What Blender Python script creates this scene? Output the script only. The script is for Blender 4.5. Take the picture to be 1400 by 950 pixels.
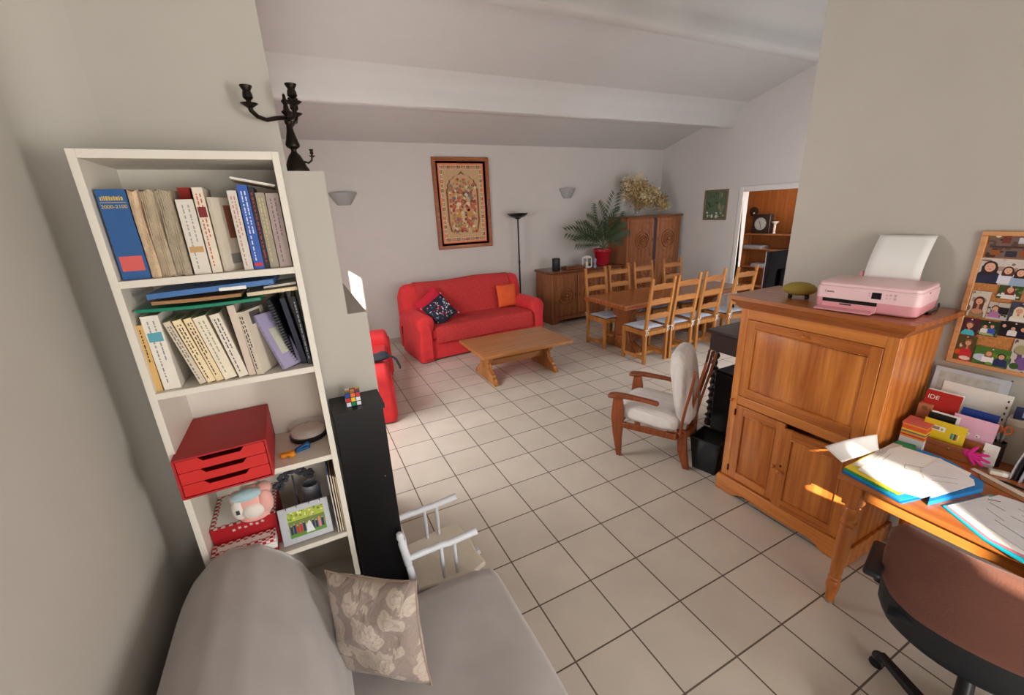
import bpy, bmesh, math, random
from mathutils import Matrix, Vector
PI = math.pi
R = math.radians
for o in list(bpy.data.objects): bpy.data.objects.remove(o)
sc = bpy.context.scene
col = sc.collection
random.seed(7)

# ---------------------------------------------------------------- camera
CAM_H = 1.982
F_PX, YAW, PITCH, ROLL = 573.67, 0.45286, 0.31349, -0.04438
cam_d = bpy.data.cameras.new('camera')
cam = bpy.data.objects.new('camera', cam_d); col.objects.link(cam)
cam_d.sensor_width = 36.0; cam_d.sensor_fit = 'HORIZONTAL'
cam_d.lens = F_PX * 36.0 / 1400.0
cam_d.clip_start = 0.02; cam_d.clip_end = 100
fw = Vector((math.sin(YAW)*math.cos(PITCH), math.cos(YAW)*math.cos(PITCH), -math.sin(PITCH)))
rt = Vector((math.cos(YAW), -math.sin(YAW), 0)); up = rt.cross(fw)
r2 = math.cos(ROLL)*rt + math.sin(ROLL)*up
u2 = -math.sin(ROLL)*rt + math.cos(ROLL)*up
m = Matrix(((r2.x, u2.x, -fw.x), (r2.y, u2.y, -fw.y), (r2.z, u2.z, -fw.z))).to_4x4()
m.translation = (0, 0, CAM_H)
cam.matrix_world = m
sc.camera = cam

# ---------------------------------------------------------------- light
sc.view_settings.view_transform = 'Standard'
sc.view_settings.look = 'None'
sc.view_settings.gamma = 1.0
sc.view_settings.use_curve_mapping = False
sc.view_settings.exposure = 0.55
w = bpy.data.worlds.new('sky'); sc.world = w; w.use_nodes = True
w.node_tree.nodes['Background'].inputs[0].default_value = (0.62, 0.78, 1.0, 1)
w.node_tree.nodes['Background'].inputs[1].default_value = 3.0

sun_d = bpy.data.lights.new('sun', 'SUN'); sun = bpy.data.objects.new('sun', sun_d); col.objects.link(sun)
sun_d.energy = 12.0; sun_d.angle = R(0.6); sun_d.color = (1.0, 0.90, 0.74)
SUN = Vector((1.0, 1.30, -0.78)).normalized()
sun.rotation_euler = SUN.to_track_quat('-Z', 'Y').to_euler()
sun.location = (-4, -4, 6)

def area(name, loc, direction, sx, sy, power, color=(1, 1, 1)):
    d = bpy.data.lights.new(name, 'AREA'); o = bpy.data.objects.new(name, d); col.objects.link(o)
    d.shape = 'RECTANGLE'; d.size = sx; d.size_y = sy; d.energy = power; d.color = color
    o.location = loc; o.rotation_euler = Vector(direction).to_track_quat('-Z', 'Z').to_euler()
    return o
# fill lamps added in a closed house to stand in for daylight
area('fill_back', (0.85, -3.25, 1.35), (0.85, 1, -0.30), 2.5, 2.2, 88, (1.0, 0.975, 0.935))
area('fill_desk_side', (2.88, -1.85, 1.55), (-1, 0.25, 0.0), 1.3, 1.3, 112, (1.0, 0.97, 0.93))
area('fill_living', (-0.55, 3.82, 1.45), (1, 0.10, -0.22), 1.6, 1.3, 72, (1.0, 0.965, 0.935))
area('fill_dining', (4.5, 1.86, 1.30), (0.65, 1, -0.15), 1.9, 2.0, 78, (0.93, 0.96, 1.0))
area('fill_passage', (7.35, 3.2, 1.7), (0.2, 1, -0.1), 0.6, 1.2, 28, (1.0, 0.93, 0.85))

# ---------------------------------------------------------------- materials
MATS = {}
def new_mat(name):
    mt = bpy.data.materials.new(name); mt.use_nodes = True
    nt = mt.node_tree; b = nt.nodes['Principled BSDF']
    return mt, nt, b
def lin(c):
    return tuple(((x/12.92) if x <= 0.04045 else ((x+0.055)/1.055)**2.4) for x in c) + (1,)
def rgb(r, g, b): return lin((r/255, g/255, b/255))
def coords(nt, scale=(1, 1, 1), gen='Object', loc=(0, 0, 0)):
    tc = nt.nodes.new('ShaderNodeTexCoord'); mp = nt.nodes.new('ShaderNodeMapping')
    nt.links.new(tc.outputs[gen], mp.inputs[0]); mp.inputs['Scale'].default_value = scale
    mp.inputs['Location'].default_value = loc
    return mp.outputs[0]
def add_bump(nt, b, src, strength, dist=0.01):
    bp = nt.nodes.new('ShaderNodeBump'); bp.inputs['Strength'].default_value = strength
    bp.inputs['Distance'].default_value = dist
    nt.links.new(src, bp.inputs['Height']); nt.links.new(bp.outputs[0], b.inputs['Normal'])
def ramp(nt, src, stops):
    r = nt.nodes.new('ShaderNodeValToRGB'); e = r.color_ramp.elements
    while len(e) < len(stops): e.new(0.5)
    for k, (p, c) in enumerate(stops): e[k].position = p; e[k].color = c
    nt.links.new(src, r.inputs[0]); return r.outputs[0]
def plain(key, c, rough=0.6, metal=0.0, spec=0.4, var=0.06, vs=12.0, bump=0.0, bs=60.0, coat=0.0, sheen=0.0):
    """one colour, gently mottled by noise, optional fine bump"""
    if key in MATS: return MATS[key]
    mt, nt, b = new_mat(key)
    n = nt.nodes.new('ShaderNodeTexNoise'); n.inputs['Scale'].default_value = vs; n.inputs['Detail'].default_value = 4
    nt.links.new(coords(nt), n.inputs['Vector'])
    lo = tuple(x*(1-var) for x in c[:3])+(1,); hi = tuple(min(1, x*(1+var)) for x in c[:3])+(1,)
    nt.links.new(ramp(nt, n.outputs[0], [(0.3, lo), (0.7, hi)]), b.inputs['Base Color'])
    b.inputs['Roughness'].default_value = rough; b.inputs['Metallic'].default_value = metal
    b.inputs['Specular IOR Level'].default_value = spec; b.inputs['Coat Weight'].default_value = coat
    if sheen:
        b.inputs['Sheen Weight'].default_value = sheen; b.inputs['Sheen Roughness'].default_value = 0.5
        b.inputs['Sheen Tint'].default_value = tuple(min(1, x*1.5+.1) for x in c[:3])+(1,)
    if bump:
        n2 = nt.nodes.new('ShaderNodeTexNoise'); n2.inputs['Scale'].default_value = bs; n2.inputs['Detail'].default_value = 3
        nt.links.new(coords(nt), n2.inputs['Vector']); add_bump(nt, b, n2.outputs[0], bump, 0.005)
    MATS[key] = mt; return mt
def C(r, g, b, rough=0.55):
    return plain('tone_%d_%d_%d' % (r, g, b), rgb(r, g, b), rough, var=0.04)
def wood(key, dark, light, axis='z', scale=1.0, rough=0.35, coat=0.25, rings=1.0):
    if key in MATS: return MATS[key]
    mt, nt, b = new_mat(key)
    s = {'x': (1.6, 34, 34), 'y': (34, 1.6, 34), 'z': (34, 34, 1.6)}[axis]
    v = coords(nt, tuple(k*scale for k in s))
    n = nt.nodes.new('ShaderNodeTexNoise'); n.inputs['Scale'].default_value = 1.0; n.inputs['Detail'].default_value = 6
    n.inputs['Roughness'].default_value = 0.62; n.inputs['Distortion'].default_value = 0.5*rings
    nt.links.new(v, n.inputs['Vector'])
    s2 = {'x': (.5, 3, 3), 'y': (3, .5, 3), 'z': (3, 3, .5)}[axis]
    wv = nt.nodes.new('ShaderNodeTexWave'); wv.inputs['Scale'].default_value = 1.6*scale
    wv.inputs['Distortion'].default_value = 7.0*rings; wv.inputs['Detail'].default_value = 3
    wv.bands_direction = {'x': 'Y', 'y': 'X', 'z': 'X'}[axis]
    nt.links.new(coords(nt, s2), wv.inputs['Vector'])
    mx = nt.nodes.new('ShaderNodeMix'); mx.data_type = 'FLOAT'; mx.inputs[0].default_value = 0.22
    nt.links.new(n.outputs[0], mx.inputs[2]); nt.links.new(wv.outputs[1], mx.inputs[3])
    cr = ramp(nt, mx.outputs[0], [(0.28, dark), (0.5, tuple((a+c)/2 for a, c in zip(dark, light))), (0.72, light)])
    nt.links.new(cr, b.inputs['Base Color'])
    b.inputs['Roughness'].default_value = rough; b.inputs['Coat Weight'].default_value = coat
    b.inputs['Coat Roughness'].default_value = 0.25; b.inputs['Specular IOR Level'].default_value = 0.4
    add_bump(nt, b, n.outputs[0], 0.12, 0.003)
    MATS[key] = mt; return mt
def plaster(key, c, bump=0.25):
    if key in MATS: return MATS[key]
    mt, nt, b = new_mat(key)
    b.inputs['Base Color'].default_value = c; b.inputs['Roughness'].default_value = 0.9
    b.inputs['Specular IOR Level'].default_value = 0.15
    n = nt.nodes.new('ShaderNodeTexNoise'); n.inputs['Scale'].default_value = 5; n.inputs['Detail'].default_value = 6
    nt.links.new(coords(nt), n.inputs['Vector'])
    nt.links.new(ramp(nt, n.outputs[0], [(0.3, tuple(x*.97 for x in c[:3])+(1,)), (0.7, c)]), b.inputs['Base Color'])
    add_bump(nt, b, n.outputs[0], bump, 0.012)
    MATS[key] = mt; return mt

M_WALL = plaster('wall_paint', (0.52, 0.492, 0.445, 1))
M_WALL2 = plaster('living_wall_paint', (0.60, 0.557, 0.52, 1))
M_CEIL = plaster('ceiling_plaster', (0.575, 0.555, 0.53, 1), 0.3)
M_PINE = wood('pine_upright', rgb(164, 86, 30), rgb(216, 136, 62), 'z', 1.0, 0.33, 0.35, 1.2)
M_PINE_Y = wood('pine_lengthwise', rgb(164, 86, 30), rgb(216, 136, 62), 'y', 1.0, 0.33, 0.35)
M_PINE_T = wood('pine_top', rgb(138, 72, 30), rgb(176, 102, 48), 'y', 1.0, 0.28, 0.4)
M_OAK = wood('oak_upright', rgb(146, 88, 38), rgb(192, 130, 66), 'z', 1.2, 0.35, 0.2)
M_OAK_X = wood('oak_lengthwise', rgb(140, 84, 40), rgb(184, 122, 64), 'x', 1.0, 0.28, 0.35)
M_TABLE = wood('dining_table_wood', rgb(126, 68, 34), rgb(168, 98, 52), 'x', 1.0, 0.25, 0.4)
M_TABLE_Z = wood('dining_table_wood_upright', rgb(110, 60, 30), rgb(146, 86, 44), 'z', 1.0, 0.3, 0.3)
M_BUFF = wood('carved_oak', rgb(126, 74, 44), rgb(160, 100, 60), 'z', 0.7, 0.38, 0.2)
M_BUFF_X = wood('carved_oak_top', rgb(88, 46, 26), rgb(124, 70, 38), 'x', 1.2, 0.3, 0.3)
M_CHERRY = wood('armchair_wood', rgb(112, 52, 22), rgb(150, 78, 38), 'z', 1.5, 0.35, 0.25)
M_DARKW = wood('dark_wood', rgb(30, 20, 18), rgb(52, 36, 32), 'y', 1.2, 0.35, 0.2)
M_PASS = wood('passage_panelling', rgb(112, 60, 24), rgb(160, 92, 42), 'z', 0.7, 0.4, 0.1)
M_WHITE = plain('white_melamine', rgb(226, 220, 208), 0.4, var=0.015)
M_WPAINT = plain('white_gloss_paint', rgb(226, 230, 238), 0.35, var=0.02, coat=0.2)
M_BLACK = plain('black_laminate', rgb(14, 14, 17), 0.35, var=0.05)
M_BLKP = plain('black_plastic', rgb(26, 30, 36), 0.45, bump=0.15, bs=300)
M_IRON = plain('dark_bronze', rgb(44, 36, 30), 0.38, metal=0.75, bump=0.2, bs=40, var=0.25)
M_STEEL = plain('grey_metal', rgb(150, 150, 152), 0.35, metal=0.8)
M_PAPER = plain('white_paper', rgb(236, 235, 232), 0.75, var=0.015)
M_INK = plain('dark_ink', rgb(60, 60, 68), 0.8)
M_RED = plain('red_stretch_fabric', rgb(212, 52, 56), 0.85, bump=0.3, bs=160, sheen=0.4, var=0.08)
M_PAGES = plain('page_edges', rgb(214, 200, 176), 0.85, bump=0.3, bs=200, var=0.08)

# ---------------------------------------------------------------- mesh builder
class B:
    def __init__(s): s.bm = bmesh.new(); s.mi = 0; s.M = None
    def put(s, vs, fs, smooth=True):
        if s.M is not None: vs = [s.M @ Vector(v) for v in vs]
        bv = [s.bm.verts.new(v) for v in vs]
        for f in fs:
            try:
                k = s.bm.faces.new([bv[i] for i in f]); k.material_index = s.mi; k.smooth = smooth
            except ValueError: pass
        return s
    def box(s, x0, x1, y0, y1, z0, z1):
        v = [(x, y, z) for x in (x0, x1) for y in (y0, y1) for z in (z0, z1)]
        return s.put(v, [(0,1,3,2), (4,6,7,5), (0,4,5,1), (2,3,7,6), (0,2,6,4), (1,5,7,3)])
    def hexa(s, lo, hi):      # two quads (same winding), joined
        v = list(lo)+list(hi)
        return s.put(v, [(3,2,1,0), (4,5,6,7), (0,1,5,4), (1,2,6,5), (2,3,7,6), (3,0,4,7)])
    def bar(s, p, q, w, h, upv=(0, 0, 1), w2=None, h2=None):
        p, q = Vector(p), Vector(q); d = (q-p).normalized(); u = Vector(upv)
        a = d.cross(u)
        if a.length < 1e-4: a = d.cross(Vector((0, 1, 0)))
        a.normalize(); b = a.cross(d).normalized()
        w2 = w2 or w; h2 = h2 or h
        lo = [p+a*i*w/2+b*j*h/2 for i, j in ((-1,-1), (1,-1), (1,1), (-1,1))]
        hi = [q+a*i*w2/2+b*j*h2/2 for i, j in ((-1,-1), (1,-1), (1,1), (-1,1))]
        return s.hexa(lo, hi)
    def tube(s, pts, rad, seg=10, cap=True, closed=False):
        pts = [Vector(p) for p in pts]; n = len(pts)
        if not isinstance(rad, (list, tuple)): rad = [rad]*n
        vs = []; prev = None
        for i, p in enumerate(pts):
            a = pts[max(0, i-1)]; b = pts[min(n-1, i+1)]
            if closed: a = pts[i-1]; b = pts[(i+1) % n]
            t = (b-a).normalized()
            if prev is None:
                prev = t.cross(Vector((0, 0, 1)))
                if prev.length < 0.1: prev = t.cross(Vector((0, 1, 0)))
            prev = (prev - t*prev.dot(t)).normalized(); bb = t.cross(prev)
            for k in range(seg):
                an = 2*PI*k/seg; vs.append(p + (prev*math.cos(an)+bb*math.sin(an))*rad[i])
        fs = []
        for i in range(n if closed else n-1):
            j = (i+1) % n
            for k in range(seg):
                l = (k+1) % seg; fs.append((i*seg+k, i*seg+l, j*seg+l, j*seg+k))
        if cap and not closed:
            fs.append(tuple(range(seg))[::-1]); fs.append(tuple((n-1)*seg+k for k in range(seg)))
        return s.put(vs, fs)
    def lathe(s, prof, seg=24, c=(0, 0, 0), sx=1, sy=1, a0=0, a1=2*PI):
        vs = []; full = abs(a1-a0-2*PI) < 1e-6; ns = seg if full else seg+1
        for r, z in prof:
            for k in range(ns):
                an = a0+(a1-a0)*k/seg; vs.append((c[0]+r*sx*math.cos(an), c[1]+r*sy*math.sin(an), c[2]+z))
        fs = []
        for i in range(len(prof)-1):
            for k in range(seg):
                l = (k+1) % ns; fs.append((i*ns+k, i*ns+l, (i+1)*ns+l, (i+1)*ns+k))
        if full:
            if prof[0][0] > 1e-6: fs.append(tuple(range(ns))[::-1])
            if prof[-1][0] > 1e-6: fs.append(tuple((len(prof)-1)*ns+k for k in range(ns)))
        return s.put(vs, fs)
    def prism(s, poly, a, b, f):      # f(u, v, w) -> xyz ; extruded from w=a to w=b
        n = len(poly)
        vs = [f(u, v, a) for u, v in poly]+[f(u, v, b) for u, v in poly]
        fs = [tuple(range(n))[::-1], tuple(range(n, 2*n))]+[(i, (i+1) % n, n+(i+1) % n, n+i) for i in range(n)]
        return s.put(vs, fs)
    def ell(s, c, r, seg=16, rings=10):
        vs = []; fs = []
        for i in range(rings+1):
            th = PI*i/rings
            for k in range(seg):
                an = 2*PI*k/seg
                vs.append((c[0]+r[0]*math.sin(th)*math.cos(an), c[1]+r[1]*math.sin(th)*math.sin(an), c[2]-r[2]*math.cos(th)))
        for i in range(rings):
            for k in range(seg):
                l = (k+1) % seg; fs.append((i*seg+k, i*seg+l, (i+1)*seg+l, (i+1)*seg+k))
        return s.put(vs, fs)
    def grid(s, f, nu, nv, closed_u=False):
        vs = [f(i/nu, j/nv) for j in range(nv+1) for i in range(nu+1)]
        fs = [(j*(nu+1)+i, j*(nu+1)+i+1, (j+1)*(nu+1)+i+1, (j+1)*(nu+1)+i) for j in range(nv) for i in range(nu)]
        return s.put(vs, fs)
    def obj(s, name, mats, parent=None, bevel=0, seg=2, sub=0, solid=0, angle=40, loc=None, rot=None, weld=True, **tags):
        if weld: bmesh.ops.remove_doubles(s.bm, verts=s.bm.verts, dist=1e-5)
        bmesh.ops.recalc_face_normals(s.bm, faces=s.bm.faces)
        me = bpy.data.meshes.new(name); s.bm.to_mesh(me); s.bm.free()
        if not isinstance(mats, (list, tuple)): mats = [mats]
        for mt in mats: me.materials.append(mt)
        if not sub: me.set_sharp_from_angle(angle=R(angle))
        o = bpy.data.objects.new(name, me); col.objects.link(o)
        if parent is not None: o.parent = parent
        if loc is not None: o.location = loc
        if rot is not None: o.rotation_euler = rot
        if solid:
            md = o.modifiers.new('thickness', 'SOLIDIFY'); md.thickness = solid; md.offset = 0
        if bevel:
            md = o.modifiers.new('bevel', 'BEVEL'); md.width = bevel; md.segments = seg
            md.limit_method = 'ANGLE'; md.angle_limit = R(35)
        if sub:
            md = o.modifiers.new('smooth', 'SUBSURF'); md.levels = sub; md.render_levels = sub
        for k, v in tags.items(): o['category' if k == 'cat' else k] = v
        return o
def thing(name, label, cat, loc=(0, 0, 0), rz=0.0, group=None, rot=None):
    o = bpy.data.objects.new(name, None); col.objects.link(o)
    o.empty_display_size = 0.1; o.location = loc; o.rotation_euler = rot if rot else (0, 0, rz)
    o['label'] = label; o['category'] = cat
    if group: o['group'] = group
    return o
def copy_tree(o, parent=None):
    c = o.copy(); col.objects.link(c)
    if parent is not None: c.parent = parent
    for ch in list(o.children):
        copy_tree(ch, c)
    return c
def structure(name, b, mats, **k): return b.obj(name, mats, kind='structure', **k)
def lettering(name, body, size, mat, M, parent, thick=0.0004, align='CENTER'):
    cu = bpy.data.curves.new(name, 'FONT'); cu.body = body; cu.size = size; cu.extrude = thick
    cu.align_x = align; cu.align_y = 'CENTER'
    t = bpy.data.objects.new(name+'_curve', cu); col.objects.link(t)
    dg = bpy.context.evaluated_depsgraph_get(); dg.update()
    me = bpy.data.meshes.new_from_object(t.evaluated_get(dg)); bpy.data.objects.remove(t)
    me.name = name; me.materials.clear(); me.materials.append(mat); me.transform(M)
    o = bpy.data.objects.new(name, me); col.objects.link(o); o.parent = parent
    return o
def cushion(b, w, h, t, n=18, p=2.2, pinch=0.06, wr=0.0, seed=0):
    """soft square cushion in local x (w), z (h), thickness along y"""
    rnd = random.Random(seed); ph = [rnd.uniform(0, 6) for _ in range(6)]
    def f(side):
        def g(i, j):
            u, v = 2*i-1, 2*j-1
            k = (1-abs(u)**p)*(1-abs(v)**p)
            y = side*t/2*max(0, k)**0.5
            y += side*wr*t*k*(math.sin(5*u+3*v+ph[0])+math.sin(7*v-4*u+ph[1]))*0.5
            sq = 1-pinch*(1-abs(v)**2) if True else 1
            sp = 1-pinch*(1-abs(u)**2)
            return (u*w/2*sq, y, v*h/2*sp)
        return g
    b.grid(f(1), n, n); b.grid(f(-1), n, n)
    return b
# ================================================================ the setting
# floor: square tiles, 33 cm, thin brown joints
def tile_mat():
    mt, nt, b = new_mat('floor_tiles')
    br = nt.nodes.new('ShaderNodeTexBrick'); br.offset = 0; br.squash = 1
    br.inputs['Scale'].default_value = 1; br.inputs['Brick Width'].default_value = 0.33
    br.inputs['Row Height'].default_value = 0.33; br.inputs['Mortar Size'].default_value = 0.0042
    br.inputs['Mortar Smooth'].default_value = 0.15
    nt.links.new(coords(nt, (1, 1, 1), 'Object', (-0.483+0.33*40, -3.457+0.33*40, 0)), br.inputs['Vector'])
    br.inputs['Color1'].default_value = (0.62, 0.555, 0.475, 1); br.inputs['Color2'].default_value = (0.67, 0.60, 0.515, 1)
    br.inputs['Mortar'].default_value = (0.13, 0.10, 0.075, 1)
    n = nt.nodes.new('ShaderNodeTexNoise'); n.inputs['Scale'].default_value = 3.5; n.inputs['Detail'].default_value = 6
    nt.links.new(coords(nt), n.inputs['Vector'])
    mx = nt.nodes.new('ShaderNodeMix'); mx.data_type = 'RGBA'; mx.blend_type = 'MULTIPLY'; mx.inputs[0].default_value = 1
    nt.links.new(br.outputs['Color'], mx.inputs[6])
    nt.links.new(ramp(nt, n.outputs[0], [(0.3, (0.90, 0.90, 0.91, 1)), (0.7, (1, 1, 1, 1))]), mx.inputs[7])
    nt.links.new(mx.outputs[2], b.inputs['Base Color'])
    b.inputs['Roughness'].default_value = 0.30; b.inputs['Specular IOR Level'].default_value = 0.5
    mr = nt.nodes.new('ShaderNodeMapRange'); mr.inputs[3].default_value = 0.24; mr.inputs[4].default_value = 0.75
    nt.links.new(br.outputs['Fac'], mr.inputs[0]); nt.links.new(mr.outputs[0], b.inputs['Roughness'])
    inv = nt.nodes.new('ShaderNodeMath'); inv.operation = 'SUBTRACT'; inv.inputs[0].default_value = 1
    nt.links.new(br.outputs['Fac'], inv.inputs[1]); add_bump(nt, b, inv.outputs[0], 0.6, 0.002)
    return mt
XL, XR, YF, YB = -0.60, 6.90, 6.85, -3.40
structure('floor', B().box(XL-.2, 9.2, YB-.2, YF+.2, -0.1, 0), tile_mat())
# ceiling, rising from the far wall towards the camera, with two plastered beams
def cz(y): return 3.03+0.267*(YF-0.03-y)
b = B()
yr = 1.0
b.prism([(YF+.2, cz(YF+.2)), (yr, cz(yr)), (YB-.2, cz(yr)-.35), (YB-.2, cz(yr)-.15), (yr, cz(yr)+.2), (YF+.2, cz(YF+.2)+.2)], XL-.2, 9.2, lambda u, v, x: (x, u, v))
structure('ceiling', b, M_CEIL)
for k, (yn, dep, n) in enumerate(((5.26, .29, 1), (3.60, .27, 2), (2.00, .27, 3))):
    b = B(); rnd = random.Random(k)
    N = 60; rows = []
    for i in range(N+1):
        x = XL+(XR-XL)*i/N
        wob = 0.012*math.sin(x*2.1+k)+0.008*math.sin(x*5.7)
        c0 = cz(yn)
        pr = [(yn-.20, cz(yn-.20)+.01), (yn-.10, c0-.005), (yn-.04, c0-.05), (yn-.01, c0-.13), (yn+wob*.6, c0-dep+.05), (yn+.025+wob, c0-dep+.008),
              (yn+.06, c0-dep), (yn+.16, c0-dep+wob*.3), (yn+.20, c0-dep+.015), (yn+.22, c0-dep+.06), (yn+.24, c0-.12), (yn+.27, c0-.05), (yn+.36, cz(yn+.36)+.01)]
        rows.append([(x, y, z) for y, z in pr])
    m_ = len(rows[0])
    vs = [v for r_ in rows for v in r_]
    fs = [(i*m_+j, i*m_+j+1, (i+1)*m_+j+1, (i+1)*m_+j) for i in range(N) for j in range(m_-1)]
    b.put(vs, fs); structure('trim_%d' % (3+n), b, M_CEIL)
# walls
structure('wall_far', B().box(XL-.2, 9.2, YF, YF+.2, 0, 3.4), M_WALL2)
def wall_x(name, x0, x1, segs, mat):     # a wall lying in a plane of constant x, made of y/z rectangles
    b = B()
    for y0, y1, z0, z1 in segs: b.box(x0, x1, y0, y1, z0, z1)
    return structure(name, b, mat)
SY0, SY1, SZ0, SZ1 = -3.18-.26, -2.84, 2.675, 3.21         # small high window letting the sun onto the desk
NY0, NY1, NZ0, NZ1 = 6.85-1.40*1.3-.26, 6.85-1.235*1.3, 1.70, 2.20+.148
wall_x('wall_left', XL-.2, XL, [(YB-.2, SY0, 0, 4.7), (SY0, SY1, 0, SZ0), (SY0, SY1, SZ1, 4.7), (SY1, NY0, 0, 4.7), (NY0, NY1, 0, NZ0), (NY0, NY1, NZ1, 4.7), (NY1, YF, 0, 4.7)], M_WALL)
wall_x('wall_right', XR, XR+.12, [(1.6, 4.06, 0, 4.7), (4.97, YF, 0, 4.7), (4.06, 4.97, 2.13, 4.7)], M_WALL2)
structure('wall_back', B().box(XL, 3.2, YB-.2, YB, 0, 4.8), M_WALL)
structure('wall_desk_side', B().box(2.92, 3.04, YB, 1.73, 0, 4.75), M_WALL)
structure('wall_dining_near', B().box(3.04, XR+.2, 1.60, 1.72, 0, 4.75), M_WALL2)
b = B(); b.box(XL, 0.018, 1.80, 2.85, 0, 4.6); b.box(0.018, 0.138, 1.80, 2.85, 0, 2.152); b.box(0.138, 0.212, 1.80, 2.85, 0, 1.612)
structure('wall_partition', b, M_WALL)
b = B(); poly = [(-.61, 1.66)]+[(-.6+.14*(1-math.cos(a*PI/16)), 1.66+.14*math.sin(a*PI/16)) for a in range(9)]+[(-.46, 1.81), (-.61, 1.81)]
b.prism(poly, 0, 4.6, lambda u, v, w2: (u, v, w2)); structure('wall_corner', b, M_WALL)
# baseboards
M_BASE = plain('tile_skirting', (0.42, 0.35, 0.28, 1), 0.35)
structure('baseboard_far', B().box(XL, XR, YF-.012, YF, 0, .075), M_BASE, bevel=.003)
structure('baseboard_right', B().box(XR-.012, XR, 5.05, YF-.012, 0, .075), M_BASE, bevel=.003)
structure('baseboard_desk_side', B().box(2.908, 2.92, -1.0, 1.73, 0, .075), M_BASE, bevel=.003)
# doorway in the right wall with white frame, and the panelled passage behind
b = B(); X0 = XR-.018
b.box(X0, XR+.13, 4.97, 5.05, 0, 2.21); b.box(X0, XR+.13, 3.98, 4.06, 0, 2.21); b.box(X0, XR+.13, 4.06, 4.97, 2.13, 2.21)
structure('door_1', b, plain('door_frame_paint', (0.68, 0.64, 0.60, 1), .5, var=.02), bevel=.006)
structure('wall_passage', B().box(8.0, 8.1, 1.6, YF, 0, 3.2), M_PASS)
structure('trim_1', B().box(7.02, 8.0, 5.72, 5.78, 0, 3.2), M_PASS)
# unseen door and window frames added on closed walls round the fill lamps
def frame_y(name, x0, x1, z0, z1, y, mull):
    b = B(); t = .05
    b.box(x0, x1, y, y+.05, z0, z0+t); b.box(x0, x1, y, y+.05, z1-t, z1)
    for k in range(mull+1):
        x = x0+(x1-x0-t)*k/mull; b.box(x, x+t, y, y+.05, z0+t, z1-t)
    return structure(name, b, M_WPAINT, bevel=.004)
frame_y('fill_frame_back', -0.2, 2.5, 0.0, 2.45, YB+.0, 3)
frame_y('fill_frame_dining', 3.45, 5.55, 0.0, 2.25, 1.72, 3)
b = B()
for y0, y1, z0, z1 in ((2.95, 4.68, .72, .78), (2.95, 4.68, 2.12, 2.18), (2.95, 3.01, .78, 2.12), (4.62, 4.68, .78, 2.12), (3.79, 3.85, .78, 2.12)):
    b.box(XL, XL+.04, y0, y1, z0, z1)
structure('fill_frame_living', b, M_WPAINT, bevel=.004)
b = B()
for y0, y1, z0, z1 in ((-2.45, -1.05, .84, .90), (-2.45, -1.05, 2.20, 2.26), (-2.45, -2.39, .90, 2.20), (-1.11, -1.05, .90, 2.20), (-1.78, -1.72, .90, 2.20)):
    b.box(2.89, 2.92, y0, y1, z0, z1)
structure('fill_frame_desk_side', b, M_WPAINT, bevel=.004)

# ---- wall lamps
M_SCON = plain('sconce_plaster', rgb(160, 158, 156), 0.8)
for k, (x, lab) in enumerate(((0.725, 'grey half-bowl wall lamp nearest the bookcase and stepped wall'), (4.59, 'grey half-bowl wall lamp above the sideboard, right of the floor lamp'))):
    t = thing('wall_sconce', lab, 'wall lamp', (x, YF, 2.17), 0, 'half-bowl wall lamps on the far wall')
    w_ = .185 if k == 0 else .165
    b = B(); b.lathe([(.001, 0), (w_*.45, 0), (w_*.62, .035), (w_, .15), (w_*1.02, .165), (w_*.96, .165), (w_*.55, .03), (.001, .02)], 28, (0, 0, 0), 1, .75, PI, 2*PI)
    b.obj('bowl', M_SCON, t, solid=.004)
    B().box(-.045, .045, -.03, 0, .02, .12).obj('bracket', M_SCON, t, bevel=.004)

# ---- framed tapestry
t = thing('framed_tapestry', 'large tapestry in ornate gilt and red frame above the red sofa', 'picture', (2.555, YF, 2.13))
W2, H2 = .475, .70
M_GILT = wood('gilt_frame', rgb(124, 62, 28), rgb(176, 104, 48), 'x', 3, 0.4, 0.2)
fr = B()
for a in ((-W2, W2, H2-.055, H2), (-W2, W2, -H2, -H2+.055)): fr.box(a[0], a[1], -.045, 0, a[2], a[3])
for a in ((-W2, -W2+.055), (W2-.055, W2)): fr.box(a[0], a[1], -.045, 0, -H2+.055, H2-.055)
for k in range(46):
    z = -H2+.02+k*(2*H2-.04)/45
    for x in (-W2+.012, W2-.012): fr.ell((x, -.045, z), (.010, .006, .012), 6, 4)
for k in range(30):
    x = -W2+.03+k*(2*W2-.06)/29
    for z in (-H2+.012, H2-.012): fr.ell((x, -.045, z), (.012, .006, .010), 6, 4)
fr.obj('frame', M_GILT, t, bevel=.004)
fl = B(); T_COL = [rgb(176, 62, 36), rgb(226, 118, 82), rgb(196, 160, 120), rgb(128, 78, 52), rgb(204, 176, 134), rgb(190, 100, 78), rgb(196, 142, 80), rgb(216, 194, 156), rgb(120, 114, 116), rgb(148, 78, 62), rgb(150, 134, 90)]
T_MAT = [plain('tapestry_%d' % i, c, 0.9, bump=.2, bs=220, var=.12, vs=60) for i, c in enumerate(T_COL)]
lay = [0]
def flat(poly, mi, d):
    fl.mi = mi
    n = len(poly); fl.put([(u, -.012-d*.0008, v) for u, v in poly], [tuple(range(n))], False)
def rect(w_, h_): return [(-w_, -h_), (w_, -h_), (w_, h_), (-w_, h_)]
flat(rect(.42, .645), 0, 0); flat(rect(.385, .612), 1, 1); flat(rect(.365, .59), 4, 2); flat(rect(.30, .52), 2, 3.4)
rnd = random.Random(3)
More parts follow.
